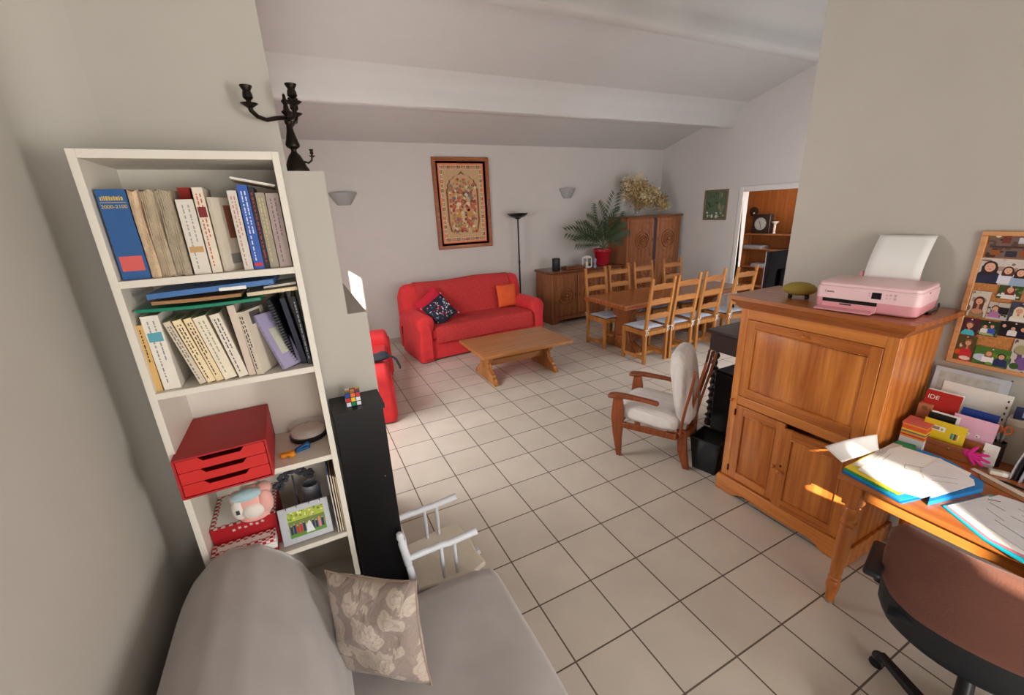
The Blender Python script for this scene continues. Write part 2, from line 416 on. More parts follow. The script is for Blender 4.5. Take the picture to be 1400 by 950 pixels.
for k in range(64):            # border blossoms
    s_ = k/64*4; e = s_-int(s_)
    if s_ < 1: u, v = -.333+e*.666, .555
    elif s_ < 2: u, v = .333, .555-e*1.11
    elif s_ < 3: u, v = .333-e*.666, -.555
    else: u, v = -.333, -.555+e*1.11
    r_ = .021+.006*(k % 2)
    flat([(u+r_*math.cos(a*PI/4)*(1.2 if a % 2 else .7), v+r_*math.sin(a*PI/4)*(1.2 if a % 2 else .7)) for a in range(8)], (9, 5, 8, 3)[k % 4], 4.3)
    flat([(u+.009*math.cos(a*PI/3), v+.009*math.sin(a*PI/3)) for a in range(6)], 7, 5)
def arch(s_, top):
    pts = [(-.25*s_, -.28)]
    pts += [(-.25*s_, .22), (-.225*s_, .25), (-.235*s_, .29), (-.20*s_, .33), (-.20*s_, .36), (-.15*s_, .385), (-.12*s_, .42), (-.06*s_, .435), (0, top)]
    rightp = [(-x, y) for x, y in reversed(pts[:-1])]
    bot = [(.235*s_, -.34), (.22*s_, -.42), (.16*s_, -.45), (.09*s_, -.475), (0, -.485), (-.09*s_, -.475), (-.16*s_, -.45), (-.22*s_, -.42), (-.235*s_, -.34)]
    return pts+rightp+bot
flat(arch(1.10, .50), 3, 5.5); flat(arch(.985, .462), 2, 6)
for k in range(330):
    u, v = rnd.uniform(-.225, .225), rnd.uniform(-.44, .38)
    if v > .30 and abs(u) > .14: continue
    r_ = rnd.uniform(.014, .030)
    mi = rnd.choice([5, 6, 9, 3, 7, 8, 10, 5, 6])
    flat([(u+r_*math.cos(a*PI/3.5+k), v+r_*math.sin(a*PI/3.5+k)) for a in range(7)], mi, 7+.02*k)
flat([(.055*math.cos(a*PI/8)*.75, -.2+.1*math.sin(a*PI/8)*(1 if a < 8 else 1.25)) for a in range(16)], 4, 12)
for s_ in (-1, 1):
    flat([(s_*.10+.05*math.cos(a*PI/6), -.15+.075*math.sin(a*PI/6)) for a in range(12)], 6, 12)
    flat([(s_*.085+.036*math.cos(a*PI/6), -.005+.036*math.sin(a*PI/6)) for a in range(12)], 7, 13)
    flat([(s_*.15+.034*math.cos(a*PI/6), .09+.03*math.sin(a*PI/6)) for a in range(12)], 8, 13)
    flat([(s_*.16+.04*math.cos(a*PI/6), -.04+.04*math.sin(a*PI/6)) for a in range(12)], 5, 13)
flat([(.04*math.cos(a*PI/6), .03+.045*math.sin(a*PI/6)) for a in range(12)], 9, 13)
flat([(.03*math.cos(a*PI/6), .30+.03*math.sin(a*PI/6)) for a in range(12)], 6, 13)
fl.obj('tapestry', T_MAT, t, weld=False)
B().box(-.44, .44, -.012, 0, -.66, .66).obj('backing_board', M_BUFF, t)

# ---- small framed picture on the right wall
t = thing('landscape_picture', 'small framed picture of green trees and pale rocks left of the doorway', 'picture', (XR, 5.50, 1.935), -PI/2)
b = B()
for a in ((-.24, .24, .235, .26), (-.24, .24, -.26, -.235)): b.box(a[0], a[1], -.02, 0, a[2], a[3])
for a in ((-.24, -.215), (.215, .24)): b.box(a[0], a[1], -.02, 0, -.235, .235)
b.obj('frame', C(120, 96, 70), t, bevel=.002)
b = B(); cols = [(84, 98, 74), (48, 70, 48), (120, 124, 100), (160, 158, 146), (206, 202, 194), (140, 124, 98)]
b.mi = 0; b.put([(-.215, -.006, -.235), (.215, -.006, -.235), (.215, -.006, .235), (-.215, -.006, .235)], [(0, 1, 2, 3)])
rnd = random.Random(9)
for k in range(46):
    u, v = rnd.uniform(-.19, .19), rnd.uniform(-.21, .21)
    mi = rnd.choice([0, 1, 1]) if (u < .04 and v > -.08) else (rnd.choice([3, 4, 4]) if v < -.1 else rnd.choice([2, 5, 0]))
    rx, rz_ = rnd.uniform(.01, .025), rnd.uniform(.015, .045)*(1.6 if u > .04 and v > -.08 else .8)
    b.mi = mi
    b.put([(max(-.213, min(.213, u+rx*math.cos(a*PI/4))), -.0065-k*.00003, max(-.233, min(.233, v+rz_*math.sin(a*PI/4)))) for a in range(8)], [tuple(range(8))])
b.obj('print', [C(*c, .7) for c in cols], t, weld=False)
B().box(-.215, .215, -.005, 0, -.235, .235).obj('backing', C(90, 80, 66), t)
# ================================================================ the bookcase corner
BX0, BX1, BY0, BY1, BZ = -0.468, 0.0, 1.50, 1.785, 2.176
SH = [1.845, 1.512, 1.170, 0.825, 0.482, 0.12]
t = thing('bookcase', 'tall narrow white bookcase in the left corner, crammed with books', 'bookcase', (0, 0, 0))
B().box(BX0, BX0+.019, BY0, BY1, 0, BZ).obj('side_panel', M_WHITE, t, bevel=.001)
B().box(BX1-.019, BX1, BY0, BY1, 0, BZ).obj('side_panel', M_WHITE, t, bevel=.001)
B().box(BX0+.019, BX1-.019, BY0, BY1, BZ-.022, BZ).obj('top_panel', M_WHITE, t, bevel=.001)
for z in SH: B().box(BX0+.019, BX1-.019, BY0, BY1-.006, z-.02, z).obj('shelf', M_WHITE, t, bevel=.001)
B().box(BX0+.019, BX1-.019, BY1-.006, BY1, .1, BZ-.022).obj('back_panel', M_WHITE, t)
B().box(BX0+.019, BX1-.019, BY0+.03, BY0+.045, 0, .1).obj('plinth', M_WHITE, t)

def book(label, x, z, w, h, d, colour, y=1.52, lean=0.0, yaw=0.0, title=None, cover=None, band=None, soft=False, marks=(70, 70, 76), group=None, name='book'):
    """upright book, spine towards the camera; origin at its lower left front corner; lean<0 tips the top to the left"""
    t = thing(name, label, 'book', (x, y, z), 0, group, rot=(0, lean, yaw))
    cm = plain('cover_%d_%d_%d' % colour, rgb(*colour), 0.5, var=0.05, vs=20)
    tb = .0016 if soft else .0028
    b = B()
    b.box(0, w, 0, tb, 0, h); b.box(0, tb, tb, d, 0, h); b.box(w-tb, w, tb, d, 0, h)
    b.obj('cover', cm, t, bevel=.0007)
    B().box(tb, w-tb, tb, d-.004, .003, h-.003).obj('page_block', M_PAGES, t)
    if marks:
        rnd = random.Random(hash(label) % 999 if False else len(label)*7+int(x*1000))
        b = B(); mk = C(*marks)
        rows = max(1, min(2, int(w/.009)))
        for r_ in range(rows):
            zz = h*.93
            cx = w*(r_+1)/(rows+1)
            end = h*(.10 if r_ == 0 else .45)
            while zz > end:
                L = rnd.uniform(.004, .013)
                b.box(cx-.0016, cx+.0016, -.0003, .0003, zz-L, zz); zz -= L+rnd.uniform(.0015, .006)
        b.obj('spine_title', mk, t)
    if band:
        z0, z1, c = band; B().box(w*.1, w*.9, -.0005, .0004, h*z0, h*z1).obj('spine_emblem', C(*c), t)
    return t
G1 = 'books standing on the top shelf'; G2 = 'books leaning on the second shelf'
Z1 = SH[0]+.0005; Z2 = SH[1]+.0005
bk = book('thick blue dictionary with yellow lettering at left end of top shelf', -.443, Z1, .062, .236, .17, (44, 92, 150), marks=None, band=(.10, .27, (214, 96, 92)), group=G1)
gold = C(206, 178, 84)
for zz, s_, body in ((.192, .0175, '2000-2100'),):
    lettering('spine_title', body, s_*.72, gold, Matrix.Translation((.031, -.0006, zz)) @ Matrix.Rotation(PI/2, 4, 'X'), bk)
b = B(); rnd = random.Random(8); x_ = .006
while x_ < .053:
    w_ = rnd.uniform(.002, .005); b.box(x_, x_+w_, -.0005, .0003, .208, .219-rnd.choice([0, .002])); x_ += w_+.0016
b.obj('spine_title', gold, bk)
B().box(.004, .058, -.0004, .0004, .2025, .2037).obj('spine_rule', gold, bk)
# three worn volumes with wavy beige pages towards the room
for k, (x, w_, c, lab) in enumerate(((-.378, .022, (222, 196, 164), 'worn paperback with pinkish curled pages beside the blue dictionary'),
                                     (-.354, .032, (190, 172, 146), 'thick worn volume with wavy beige fore-edge, middle of the curled three'),
                                     (-.320, .035, (178, 164, 142), 'thick worn volume with wavy greyish fore-edge, rightmost of the curled three'))):
    t = thing('worn_book', lab, 'book', (x, 1.52, Z1), 0, G1)
    b = B()
    def f(i, j, w_=w_, k=k):
        return (i*w_, -.004*math.sin(i*PI)+.0015*math.sin(i*40+j*3)+.004*math.sin(j*7+k), .003+j*.232-.006*abs(math.sin(i*3+k)))
    n = 14
    b.grid(f, n, 24)
    b.box(.0005, w_-.0005, .008, .17, .002, .228)
    b.obj('page_block', plain('curled_pages_%d' % k, rgb(*c), .9, bump=.8, bs=(260), var=.12, vs=40), t, angle=80)
    b = B(); b.box(-.0007, .0006, .004, .172, 0, .236); b.box(w_-.0006, w_+.0007, .004, .172, 0, .234)
    b.obj('cover', C(206, 150, 138) if k == 0 else C(168, 152, 132), t)
book('red hardback pushed to the back of the top shelf', -.287, Z1, .03, .245, .10, (190, 44, 34), y=1.63, marks=None, group=G1)
book('dark red thin book standing behind the white paperback, top shelf', -.250, Z1, .02, .238, .10, (120, 40, 38), y=1.625, marks=None, group=G1)
book('white paperback with small orange emblem low on its spine', -.279, Z1, .041, .207, .135, (222, 214, 202), band=(.30, .38, (196, 156, 104)), marks=(150, 160, 156), group=G1, soft=True)
book('cream paperback with dark red square near the top of its spine', -.2345, Z1, .025, .238, .14, (226, 214, 194), band=(.66, .78, (122, 34, 34)), marks=(196, 96, 76), group=G1, soft=True)
# tilted open-faced book beside it showing its cover
t = book('pale book turned to show a brown-striped cover, top shelf', -.207, Z1, .012, .212, .13, (216, 206, 190), y=1.53, yaw=-.5, marks=None, group=G1, soft=True)
B().box(.0121, .0126, .045, .075, .095, .19).obj('cover_stripe', C(142, 84, 66), t)
B().box(.0121, .0126, .03, .10, .02, .05).obj('cover_print', C(150, 148, 144), t)
for k, (x, lab) in enumerate(((-.186, 'thin cream paperback set back, left one of the pair mid top shelf'), (-.172, 'thin cream paperback set back, right one of the pair mid top shelf'))):
    book(lab, x+.012, Z1, .0125, .205, .11, (226, 206, 160), y=1.645, group=G1, soft=True)
book('slim off-white book just left of the bright blue one', -.153, Z1, .024, .228, .14, (214, 206, 196), marks=(190, 130, 120), group=G1, soft=True)
book('bright blue hardback with white lettering, top shelf', -.126, Z1, .027, .243, .15, (52, 92, 178), marks=(214, 222, 240), band=(.04, .08, (206, 50, 60)), group=G1)
book('slim black and dark red book right of the bright blue one', -.098, Z1, .014, .238, .15, (34, 26, 34), marks=(170, 60, 60), group=G1)
book('grey-beige book second from the right on the top shelf', -.083, Z1, .024, .221, .15, (158, 146, 128), marks=(196, 186, 128), group=G1)
book('mauve-grey book at the right end of the top shelf', -.057, Z1, .035, .219, .15, (164, 146, 140), marks=(110, 84, 100), group=G1)
t = thing('white_booklet', 'thin white booklet lying tilted on top of the books, top right', 'booklet', (-.139, 1.53, 2.1085), 0, None, rot=(0, R(12), 0))
B().box(0, .1155, 0, .15, 0, .0045).obj('cover', M_PAPER, t, bevel=.001)
B().box(.002, .114, .002, .148, -.0028, .0002).obj('page_block', M_PAGES, t)

# second shelf
book('slim tan paperback standing at the left end of the second shelf', -.461, Z2, .027, .205, .14, (212, 172, 106), marks=(70, 56, 40), group=G2, soft=True)
b2 = book('thick white paperback with blue-green motif on its spine', -.4305, Z2, .042, .228, .15, (232, 226, 214), marks=(140, 140, 150), band=(.66, .78, (92, 164, 182)), lean=-.02, group=G2)
cr = (236, 222, 192)
book('cream paperback leaning steeply, first of the leaning row', -.342, Z2, .018, .208, .13, (214, 200, 180), lean=R(-12.5), marks=(120, 116, 112), group=G2, soft=True)
book('cream paperback, second of the leaning row on the second shelf', -.3215, Z2, .022, .209, .13, (240, 220, 178), lean=R(-12), marks=(70, 60, 60), group=G2, soft=True)
book('cream paperback, third of the leaning row on the second shelf', -.298, Z2, .020, .210, .13, (236, 214, 172), lean=R(-11), marks=(80, 70, 60), group=G2, soft=True)
book('wider ivory paperback, fourth of the leaning row', -.2755, Z2, .034, .210, .13, (236, 224, 202), lean=R(-11), marks=(140, 150, 130), group=G2, soft=True)
book('ivory paperback, fifth and last of the leaning row', -.2365, Z2, .027, .212, .13, (230, 220, 204), lean=R(-10), marks=(80, 80, 96), group=G2, soft=True)
book('tall pinkish-beige book leaning behind the pale one, second shelf', -.209, Z2, .020, .232, .15, (212, 194, 178), lean=R(-3.6), marks=None, group=G2, soft=True)
t = book('pale paperback with black lettering turned to show its cover', -.1865, Z2, .020, .208, .115, (222, 210, 192), y=1.515, lean=R(-5), yaw=-.42, marks=(60, 50, 50), group=G2, soft=True)
B().box(.0201, .0206, .03, .09, .16, .20).obj('cover_print', C(90, 86, 84), t)
t = book('lilac paperback leaning against the black notebooks', -.112, Z2+.001, .012, .195, .085, (168, 160, 194), y=1.512, lean=R(-22), yaw=-.72, marks=(140, 130, 170), group=G2, soft=True)
B().box(.0121, .0127, .02, .066, .05, .14).obj('cover_picture', C(196, 196, 178), t)
t = thing('spiral_notebook', 'black spiral-bound notebook leaning behind the lilac book', 'notebook', (-.075, 1.555, Z2), 0, None, rot=(0, R(-11), -.15))
B().box(0, .012, 0, .15, 0, .232).obj('cover', C(22, 24, 38), t, bevel=.001)
for k in range(22): B().tube([(.006+.009*math.cos(a*PI/4), .009*math.sin(a*PI/4)-.001, .015+k*.0095) for a in range(8)], .0011, 5, closed=True).obj('binding_ring', M_STEEL, t)
book('dark navy binder leaning beside the spiral notebook', -.052, Z2, .016, .232, .15, (20, 24, 48), y=1.55, lean=R(-7), marks=None, group=G2)
book('black hardback with pale lettering at the right end of the second shelf', -.0335, Z2, .012, .236, .15, (30, 30, 42), y=1.53, lean=R(-2.8), marks=(180, 180, 190), group=G2)
# flat items lying on top of that row
def sheet_stack(name, label, cat, corners, z0, z1, mat, sag=0.0, extra=None, group=None):
    t = thing(name, label, cat, (corners[0][0], corners[0][1], z0), 0, group)
    ox, oy = corners[0]
    b = B(); n = 10
    (ax, ay), (bx, by), (cx, cy), (dx, dy) = [(p[0]-ox, p[1]-oy) for p in corners]
    def top(i, j, zt):
        x = (ax*(1-i)+bx*i)*(1-j)+(dx*(1-i)+cx*i)*j; y = (ay*(1-i)+by*i)*(1-j)+(dy*(1-i)+cy*i)*j
        return (x, y, zt-sag*math.sin(i*PI)+(extra*i if extra else 0))
    b.grid(lambda i, j: top(i, j, z1-z0), n, 2); b.grid(lambda i, j: top(i, j, 0), n, 2)
    for e in (0, 1):
        b.grid(lambda i, j, e=e: top(i, e, (z1-z0)*j), n, 1); b.grid(lambda i, j, e=e: top(e, i, (z1-z0)*j), 2, 1)
    b.obj('cover', mat, t)
    return t
sheet_stack('green_folder', 'sagging green plastic folder lying across the second-shelf books', 'folder', [(-.437, 1.515), (-.128, 1.505), (-.12, 1.70), (-.43, 1.70)], 1.7525, 1.7615, plain('green_plastic', rgb(22, 130, 100), .3), sag=.004, extra=.0)
sheet_stack('brown_envelope', 'brown card envelope between the blue and green folders', 'envelope', [(-.40, 1.525), (-.178, 1.515), (-.17, 1.70), (-.40, 1.70)], 1.769, 1.779, plain('kraft', rgb(166, 124, 84), .8), sag=.002, extra=0)
t = sheet_stack('blue_folder', 'blue glossy folder lying flat just under the top shelf', 'folder', [(-.403, 1.515), (-.083, 1.500), (-.07, 1.70), (-.40, 1.70)], 1.7865, 1.802, plain('blue_gloss_card', rgb(74, 118, 176), .3), extra=.012)
B().box(.175, .245, -.0135, -.0115, .006, .016).obj('title_label', M_PAPER, t)
sheet_stack('cream_paperback', 'cream paperback lying flat at the right above the navy binder', 'book', [(-.163, 1.525), (-.022, 1.515), (-.022, 1.66), (-.163, 1.66)], 1.765, 1.776, plain('cream_card', rgb(230, 212, 178), .6), extra=.006)
sheet_stack('pale_notebook', 'pale notebook lying flat on the cream paperback under the shelf', 'notebook', [(-.115, 1.53), (-.022, 1.522), (-.022, 1.66), (-.10, 1.66)], 1.783, 1.790, plain('pale_card', rgb(196, 190, 178), .6), extra=.006)

# third shelf: red drawer box
Z3 = SH[2]+.0005
t = thing('desktop_drawer_box', 'red cardboard box with three little drawers on the third shelf', 'drawer box', (-.452, 1.45, Z3), R(1.5))
M_REDC = plain('red_cardboard', rgb(176, 34, 40), .55, var=.05); M_REDD = plain('red_drawer_card', rgb(206, 40, 36), .5, var=.05)
w_, h_, d_ = .252, .139, .315; e = .006
b = B(); b.box(0, w_, 0, d_, 0, e); b.box(0, w_, 0, d_, h_-e, h_); b.box(0, e, 0, d_, e, h_-e); b.box(w_-e, w_, 0, d_, e, h_-e); b.box(e, w_-e, d_-e, d_, e, h_-e)
b.obj('case', M_REDC, t, bevel=.001)
dh = (h_-2*e-.008)/3
for k in range(3):
    z0 = e+.002+k*(dh+.002); x0, x1 = e+.002, w_-e-.002; cx = (x0+x1)/2
    b = B(); poly = [(x0, z0), (x1, z0), (x1, z0+dh), (cx+.062, z0+dh), (cx+.050, z0+dh-.014), (cx-.050, z0+dh-.014), (cx-.062, z0+dh), (x0, z0+dh)]
    b.prism(poly, .003, .007, lambda u, v, w2: (u, w2, v))
    b.box(x0, x1, .007, .25, z0, z0+.003); b.box(x0, x0+.003, .007, .25, z0, z0+.03); b.box(x1-.003, x1, .007, .25, z0, z0+.03)
    b.obj('drawer', M_REDD, t)
# disc spindle, clips
t = thing('disc_spindle', 'low round tub of blank discs with clear cover on third shelf', 'disc tub', (-.086, 1.695, Z3))
B().lathe([(0, 0), (.066, 0), (.068, .004), (.068, .016), (.064, .018), (0, .018)], 40).obj('base', C(24, 24, 28, .3), t)
B().lathe([(.008, .018), (.060, .018), (.060, .030), (.008, .030)], 40).obj('disc_stack', plain('disc_silver', rgb(226, 206, 192), .4), t)
mt, nt, bb = new_mat('clear_plastic'); bb.inputs['Base Color'].default_value = (.9, .9, .9, 1); bb.inputs['Roughness'].default_value = .08; bb.inputs['Alpha'].default_value = .22
MATS['clear_plastic'] = mt
B().lathe([(.0645, .016), (.0645, .046), (.062, .050), (.010, .050), (.008, .056), (0, .056)], 40).obj('lid', mt, t)
t = thing('blue_clip', 'dark blue plastic clip in front of the disc tub', 'clip', (-.112, 1.592, Z3), .3)
b = B(); b.box(-.026, .026, -.010, .010, 0, .010); b.bar((-.02, 0, .010), (.024, 0, .020), .016, .006); b.ell((.02, 0, .013), (.011, .010, .011), 10, 8)
b.obj('jaw', plain('blue_plastic', rgb(24, 84, 138), .35), t, bevel=.002)
B().bar((-.012, 0, .0195), (-.020, -.004, .028), .006, .004).obj('lever', M_STEEL, t)
t = thing('orange_toy_clip', 'small orange toy-like clip near the shelf front beside the red box', 'toy', (-.160, 1.560, Z3), -.35)
M_OR = plain('amber_plastic', rgb(222, 140, 30), .3)
b = B(); b.ell((-.014, 0, .010), (.013, .012, .010), 12, 8); b.ell((.014, 0, .011), (.014, .012, .011), 12, 8); b.ell((0, 0, .014), (.012, .010, .009), 12, 8); b.tube([(-.02, -.008, .016), (0, -.012, .019), (.022, -.008, .017)], .0035, 8)
b.obj('body', M_OR, t)
B().tube([(.016+.008*math.cos(a*PI/5), .008*math.sin(a*PI/5), .022) for a in range(10)], .002, 6, closed=True).obj('ring', M_OR, t)

# fourth shelf
Z4 = SH[3]+.0005
def gingham():
    mt, nt, b = new_mat('red_gingham')
    ck = nt.nodes.new('ShaderNodeTexChecker'); ck.inputs['Scale'].default_value = 85
    ck.inputs['Color1'].default_value = rgb(176, 28, 34); ck.inputs['Color2'].default_value = rgb(228, 216, 212)
    nt.links.new(coords(nt), ck.inputs['Vector']); nt.links.new(ck.outputs[0], b.inputs['Base Color']); b.inputs['Roughness'].default_value = .6
    return mt
M_GING = gingham(); M_BOXR = plain('gift_box_red', rgb(172, 24, 34), .5)
for lab, x0, x1, y0, y1, z0, z1, rz in (('red box with gingham rim and white snowflake marks under the soft ball', 0, .205, 0, .22, 0, .135, .0),
                                       ('lower red and white gingham box standing in front on the fourth shelf', 0, .195, 0, .055, 0, .075, .0)):
    first = z1 > .1
    t = thing('gift_box', lab, 'box', (-.447, 1.565 if first else 1.504, Z4), rz, 'red gingham boxes on the fourth shelf')
    B().box(x0+.002, x1-.002, y0+.002, y1-.002, z0, z1-.045).obj('base', M_BOXR, t, bevel=.002)
    b = B(); b.box(x0, x1, y0, y1, z1-.045, z1-.001); b.obj('lid', M_BOXR if first else M_PAPER, t, bevel=.002)
    b = B(); r_ = .016
    for a in ((x0, x1, y0, y0+r_), (x0, x1, y1-r_, y1), (x0, x0+r_, y0+r_, y1-r_), (x1-r_, x1, y0+r_, y1-r_)): b.box(*a, z1-.001, z1+.0005)
    if not first: b.box(x0, x1, y0-.0006, y0, z1-.018, z1)
    b.obj('gingham_rim', M_GING, t)
    B().box(x0+r_, x1-r_, y0+r_, y1-r_, z1-.001, z1).obj('lid_panel', M_PAPER, t)
    if first:
        b = B()
        for k in range(6):
            cx = .07+k*.018; cz_ = z1-.022+.004*(k % 2)
            for a in range(3):
                an = a*PI/3; b.bar((cx-.006*math.cos(an), -.0004, cz_-.006*math.sin(an)), (cx+.006*math.cos(an), -.0004, cz_+.006*math.sin(an)), .0012, .0012, (0, 1, 0))
        b.obj('snowflake_print', M_PAPER, t)
# plush ball of knotted tubes
t = thing('soft_toy_ball', 'pastel knotted plush ball in pink, white and pale blue on the red box', 'soft toy', (-.304, 1.590, Z4+.196))
t.scale = (1.36, 1.1, 1.30)
PL = [plain('plush_pink', rgb(236, 176, 166), .95, bump=.4, bs=200, sheen=.6), plain('plush_white', rgb(232, 224, 216), .95, bump=.4, bs=200, sheen=.6), plain('plush_blue', rgb(176, 206, 216), .95, bump=.4, bs=200, sheen=.6)]
B().ell((0, 0, 0), (.042, .042, .046), 18, 12).obj('core', PL[0], t)
for k, (dx, dy, dz, rx, ry, rz_, mi) in enumerate(((-.008, -.026, .034, .036, .022, .016, 2), (.032, -.022, .0, .018, .022, .036, 0), (-.030, -.018, -.006, .018, .022, .034, 1),
                                                  (.002, -.036, -.014, .026, .016, .022, 1), (.0, -.014, -.040, .036, .026, .015, 0), (.030, .0, .030, .020, .026, .018, 0), (-.032, -.004, .022, .018, .022, .02, 0), (0, .026, .02, .03, .02, .03, 1))):
    B().ell((dx, dy, dz), (rx, ry, rz_), 16, 10).obj('lobe', PL[mi], t)
B().box(-.036, -.028, -.0412, -.039, -.012, .0).obj('care_label', C(60, 60, 66), t)
# flip picture frame
t = thing('flip_photo_frame', 'silver ring-bound flip photo frame with a wedding group picture', 'photo frame', (-.235, 1.512, Z4+.012), R(2), rot=(R(-16), 0, R(1)))
M_SILV = plain('frame_silver', rgb(168, 170, 176), .4, metal=.3)
b = B(); b.box(0, .172, 0, .006, 0, .14); b.obj('panel', M_SILV, t, bevel=.002)
for z in (.04, .07): B().box(.004, .168, .006, .07, 0, .004).obj('stand', M_SILV, t) if z < .05 else None
b = B()
def fq(x0, x1, z0, z1, mi, k=0): b.mi = mi; b.put([(x0, -.0006-k*.0002, z0), (x1, -.0006-k*.0002, z0), (x1, -.0006-k*.0002, z1), (x0, -.0006-k*.0002, z1)], [(0, 1, 2, 3)], False)
fq(.028, .152, .022, .118, 0); fq(.028, .152, .085, .118, 1, 1); fq(.028, .152, .022, .040, 2, 1)
rnd = random.Random(5)
for k in range(60):
    u, v = rnd.uniform(.03, .15), rnd.uniform(.088, .117); r_ = rnd.uniform(.002, .005); b.mi = rnd.choice([1, 2, 7]); b.put([(u+r_*math.cos(a), -.0012, v+r_*math.sin(a)) for a in range(6)], [tuple(range(6))])
cl = [3, 3, 4, 4, 3, 5, 6, 3, 3, 6, 3]
for k in range(11):
    x = .036+k*.0106; h_ = .030+.004*math.sin(k*2.2)
    if k == 6: continue
    b.mi = cl[k]; b.put([(x-.004, -.0014, .036), (x+.004, -.0014, .036), (x+.0038, -.0014, .036+h_), (x-.0038, -.0014, .036+h_)], [(0, 1, 2, 3)])
    b.mi = 8; b.put([(x+.0024*math.cos(a), -.0015, .036+h_+.003+.003*math.sin(a)) for a in range(6)], [tuple(range(6))])
b.mi = 5; b.put([(.082, -.0016, .028), (.112, -.0016, .028), (.1, -.0016, .07), (.094, -.0016, .07)], [(0, 1, 2, 3)])
b.obj('photo', [C(112, 130, 60), C(176, 190, 70), C(90, 140, 50), C(30, 38, 84), C(190, 34, 44), C(226, 226, 230), C(222, 130, 140), C(232, 232, 150), C(206, 160, 130)], t, weld=False)
for x in (.03, .065, .108, .145): B().tube([(x, .003+.010*math.cos(a*PI/6), .142+.010*math.sin(a*PI/6)) for a in range(12)], .0013, 6, closed=True).obj('ring', M_INK, t)
# black roses and grey jar behind the frame
t = thing('grey_jar', 'grey cylindrical jar at the back of the fourth shelf', 'jar', (-.118, 1.66, Z4))
B().lathe([(0, 0), (.03, 0), (.033, .01), (.033, .15), (.030, .158), (.027, .158), (.027, .02), (0, .02)], 28).obj('body', plain('grey_tin', rgb(150, 154, 162), .45, metal=.2), t)
t = thing('metal_rose_ornament', 'dark metal flower ornament behind the flip photo frame', 'ornament', (-.168, 1.62, Z4))
B().tube([(0, 0, .004), (.002, 0, .12), (0, 0, .235)], .0035, 8).obj('stem', M_INK, t)
B().lathe([(0, 0), (.03, 0), (.03, .004), (0, .006)], 20).obj('base', M_INK, t)
for q, (dx, dz) in enumerate(((-.03, .235), (.03, .245), (-.005, .262), (.055, .225), (-.05, .205))):
    b = B()
    for a in range(7):
        an = a*2*PI/7; b.ell((dx+.012*math.cos(an), .006*math.sin(an*2), dz+.012*math.sin(an)), (.010, .006, .008), 8, 6)
    b.obj('flower', M_INK, t)
# upright magazines at the right end
for k, (x, c, lab) in enumerate(((-.049, (96, 118, 160), 'blue-edged record sleeve, leftmost of those upright at the fourth shelf right end'), (-.040, (150, 128, 102), 'tan magazine, second of those upright at the fourth shelf right end'),
                                 (-.032, (104, 84, 66), 'brown magazine, third of those upright at the fourth shelf right end'), (-.025, (168, 146, 114), 'beige magazine against the right side panel, fourth shelf'))):
    t = thing('magazine', lab, 'magazine', (x, 1.512, Z4), 0, 'magazines upright on the fourth shelf')
    B().box(0, .0055, 0, .22, 0, .262-.006*k).obj('cover', C(*c), t)
    B().box(.001, .0045, -.0006, .2195, .002, .258-.006*k).obj('page_block', M_PAGES, t)

# black narrow cabinet
t = thing('black_cabinet', 'narrow waist-high black cabinet against the white stepped wall', 'cabinet', (0, 0, 0))
B().box(.012, .200, 1.638, 1.80, 0, 1.245).obj('body', M_BLACK, t, bevel=.001)
B().box(.010, .207, 1.628, 1.80, 1.245, 1.265).obj('top_panel', M_BLACK, t, bevel=.001)
B().lathe([(0, -.001), (.0028, -.001), (.0028, .001), (0, .0015)], 10, (0, 0, 0)).obj('cover_cap', M_STEEL, t, loc=(.168, 1.6375, .93), rot=(PI/2, 0, 0))
# puzzle cube
t = thing('puzzle_cube', 'small multicoloured puzzle cube on the black cabinet', 'puzzle cube', (.098, 1.695, 1.2655), R(-4))
s_ = .057/3
CC = {'r': C(206, 48, 44, .35), 'b': C(36, 66, 160, .35), 'y': C(236, 196, 46, .35), 'w': C(226, 230, 236, .35), 'g': C(30, 130, 84, .35), 'o': C(232, 116, 52, .35)}
B().box(-.0285, .0285, -.0285, .0285, 0, .057).obj('core', M_BLACK, t, bevel=.002)
face = ['bor', 'ryw', 'wgw']; topf = ['wry', 'oyr', 'gob']
for i in range(3):
    for j in range(3):
        x0 = -.0285+j*s_+.0015; z0 = .057-(i+1)*s_+.0015
        B().box(x0, x0+s_-.003, -.0293, -.0283, z0, z0+s_-.003).obj('sticker', CC[face[i][j]], t)
        B().box(x0, x0+s_-.003, -.0285+(2-i)*s_+.0015, -.0285+(2-i)*s_+s_-.0015, .0568, .0577).obj('sticker', CC[topf[i][j]], t)
        B().box(-.0293, -.0283, -.0285+j*s_+.0015, -.0285+j*s_+s_-.0015, z0, z0+s_-.003).obj('sticker', CC['brwygo'[(i*2+j) % 6]], t)

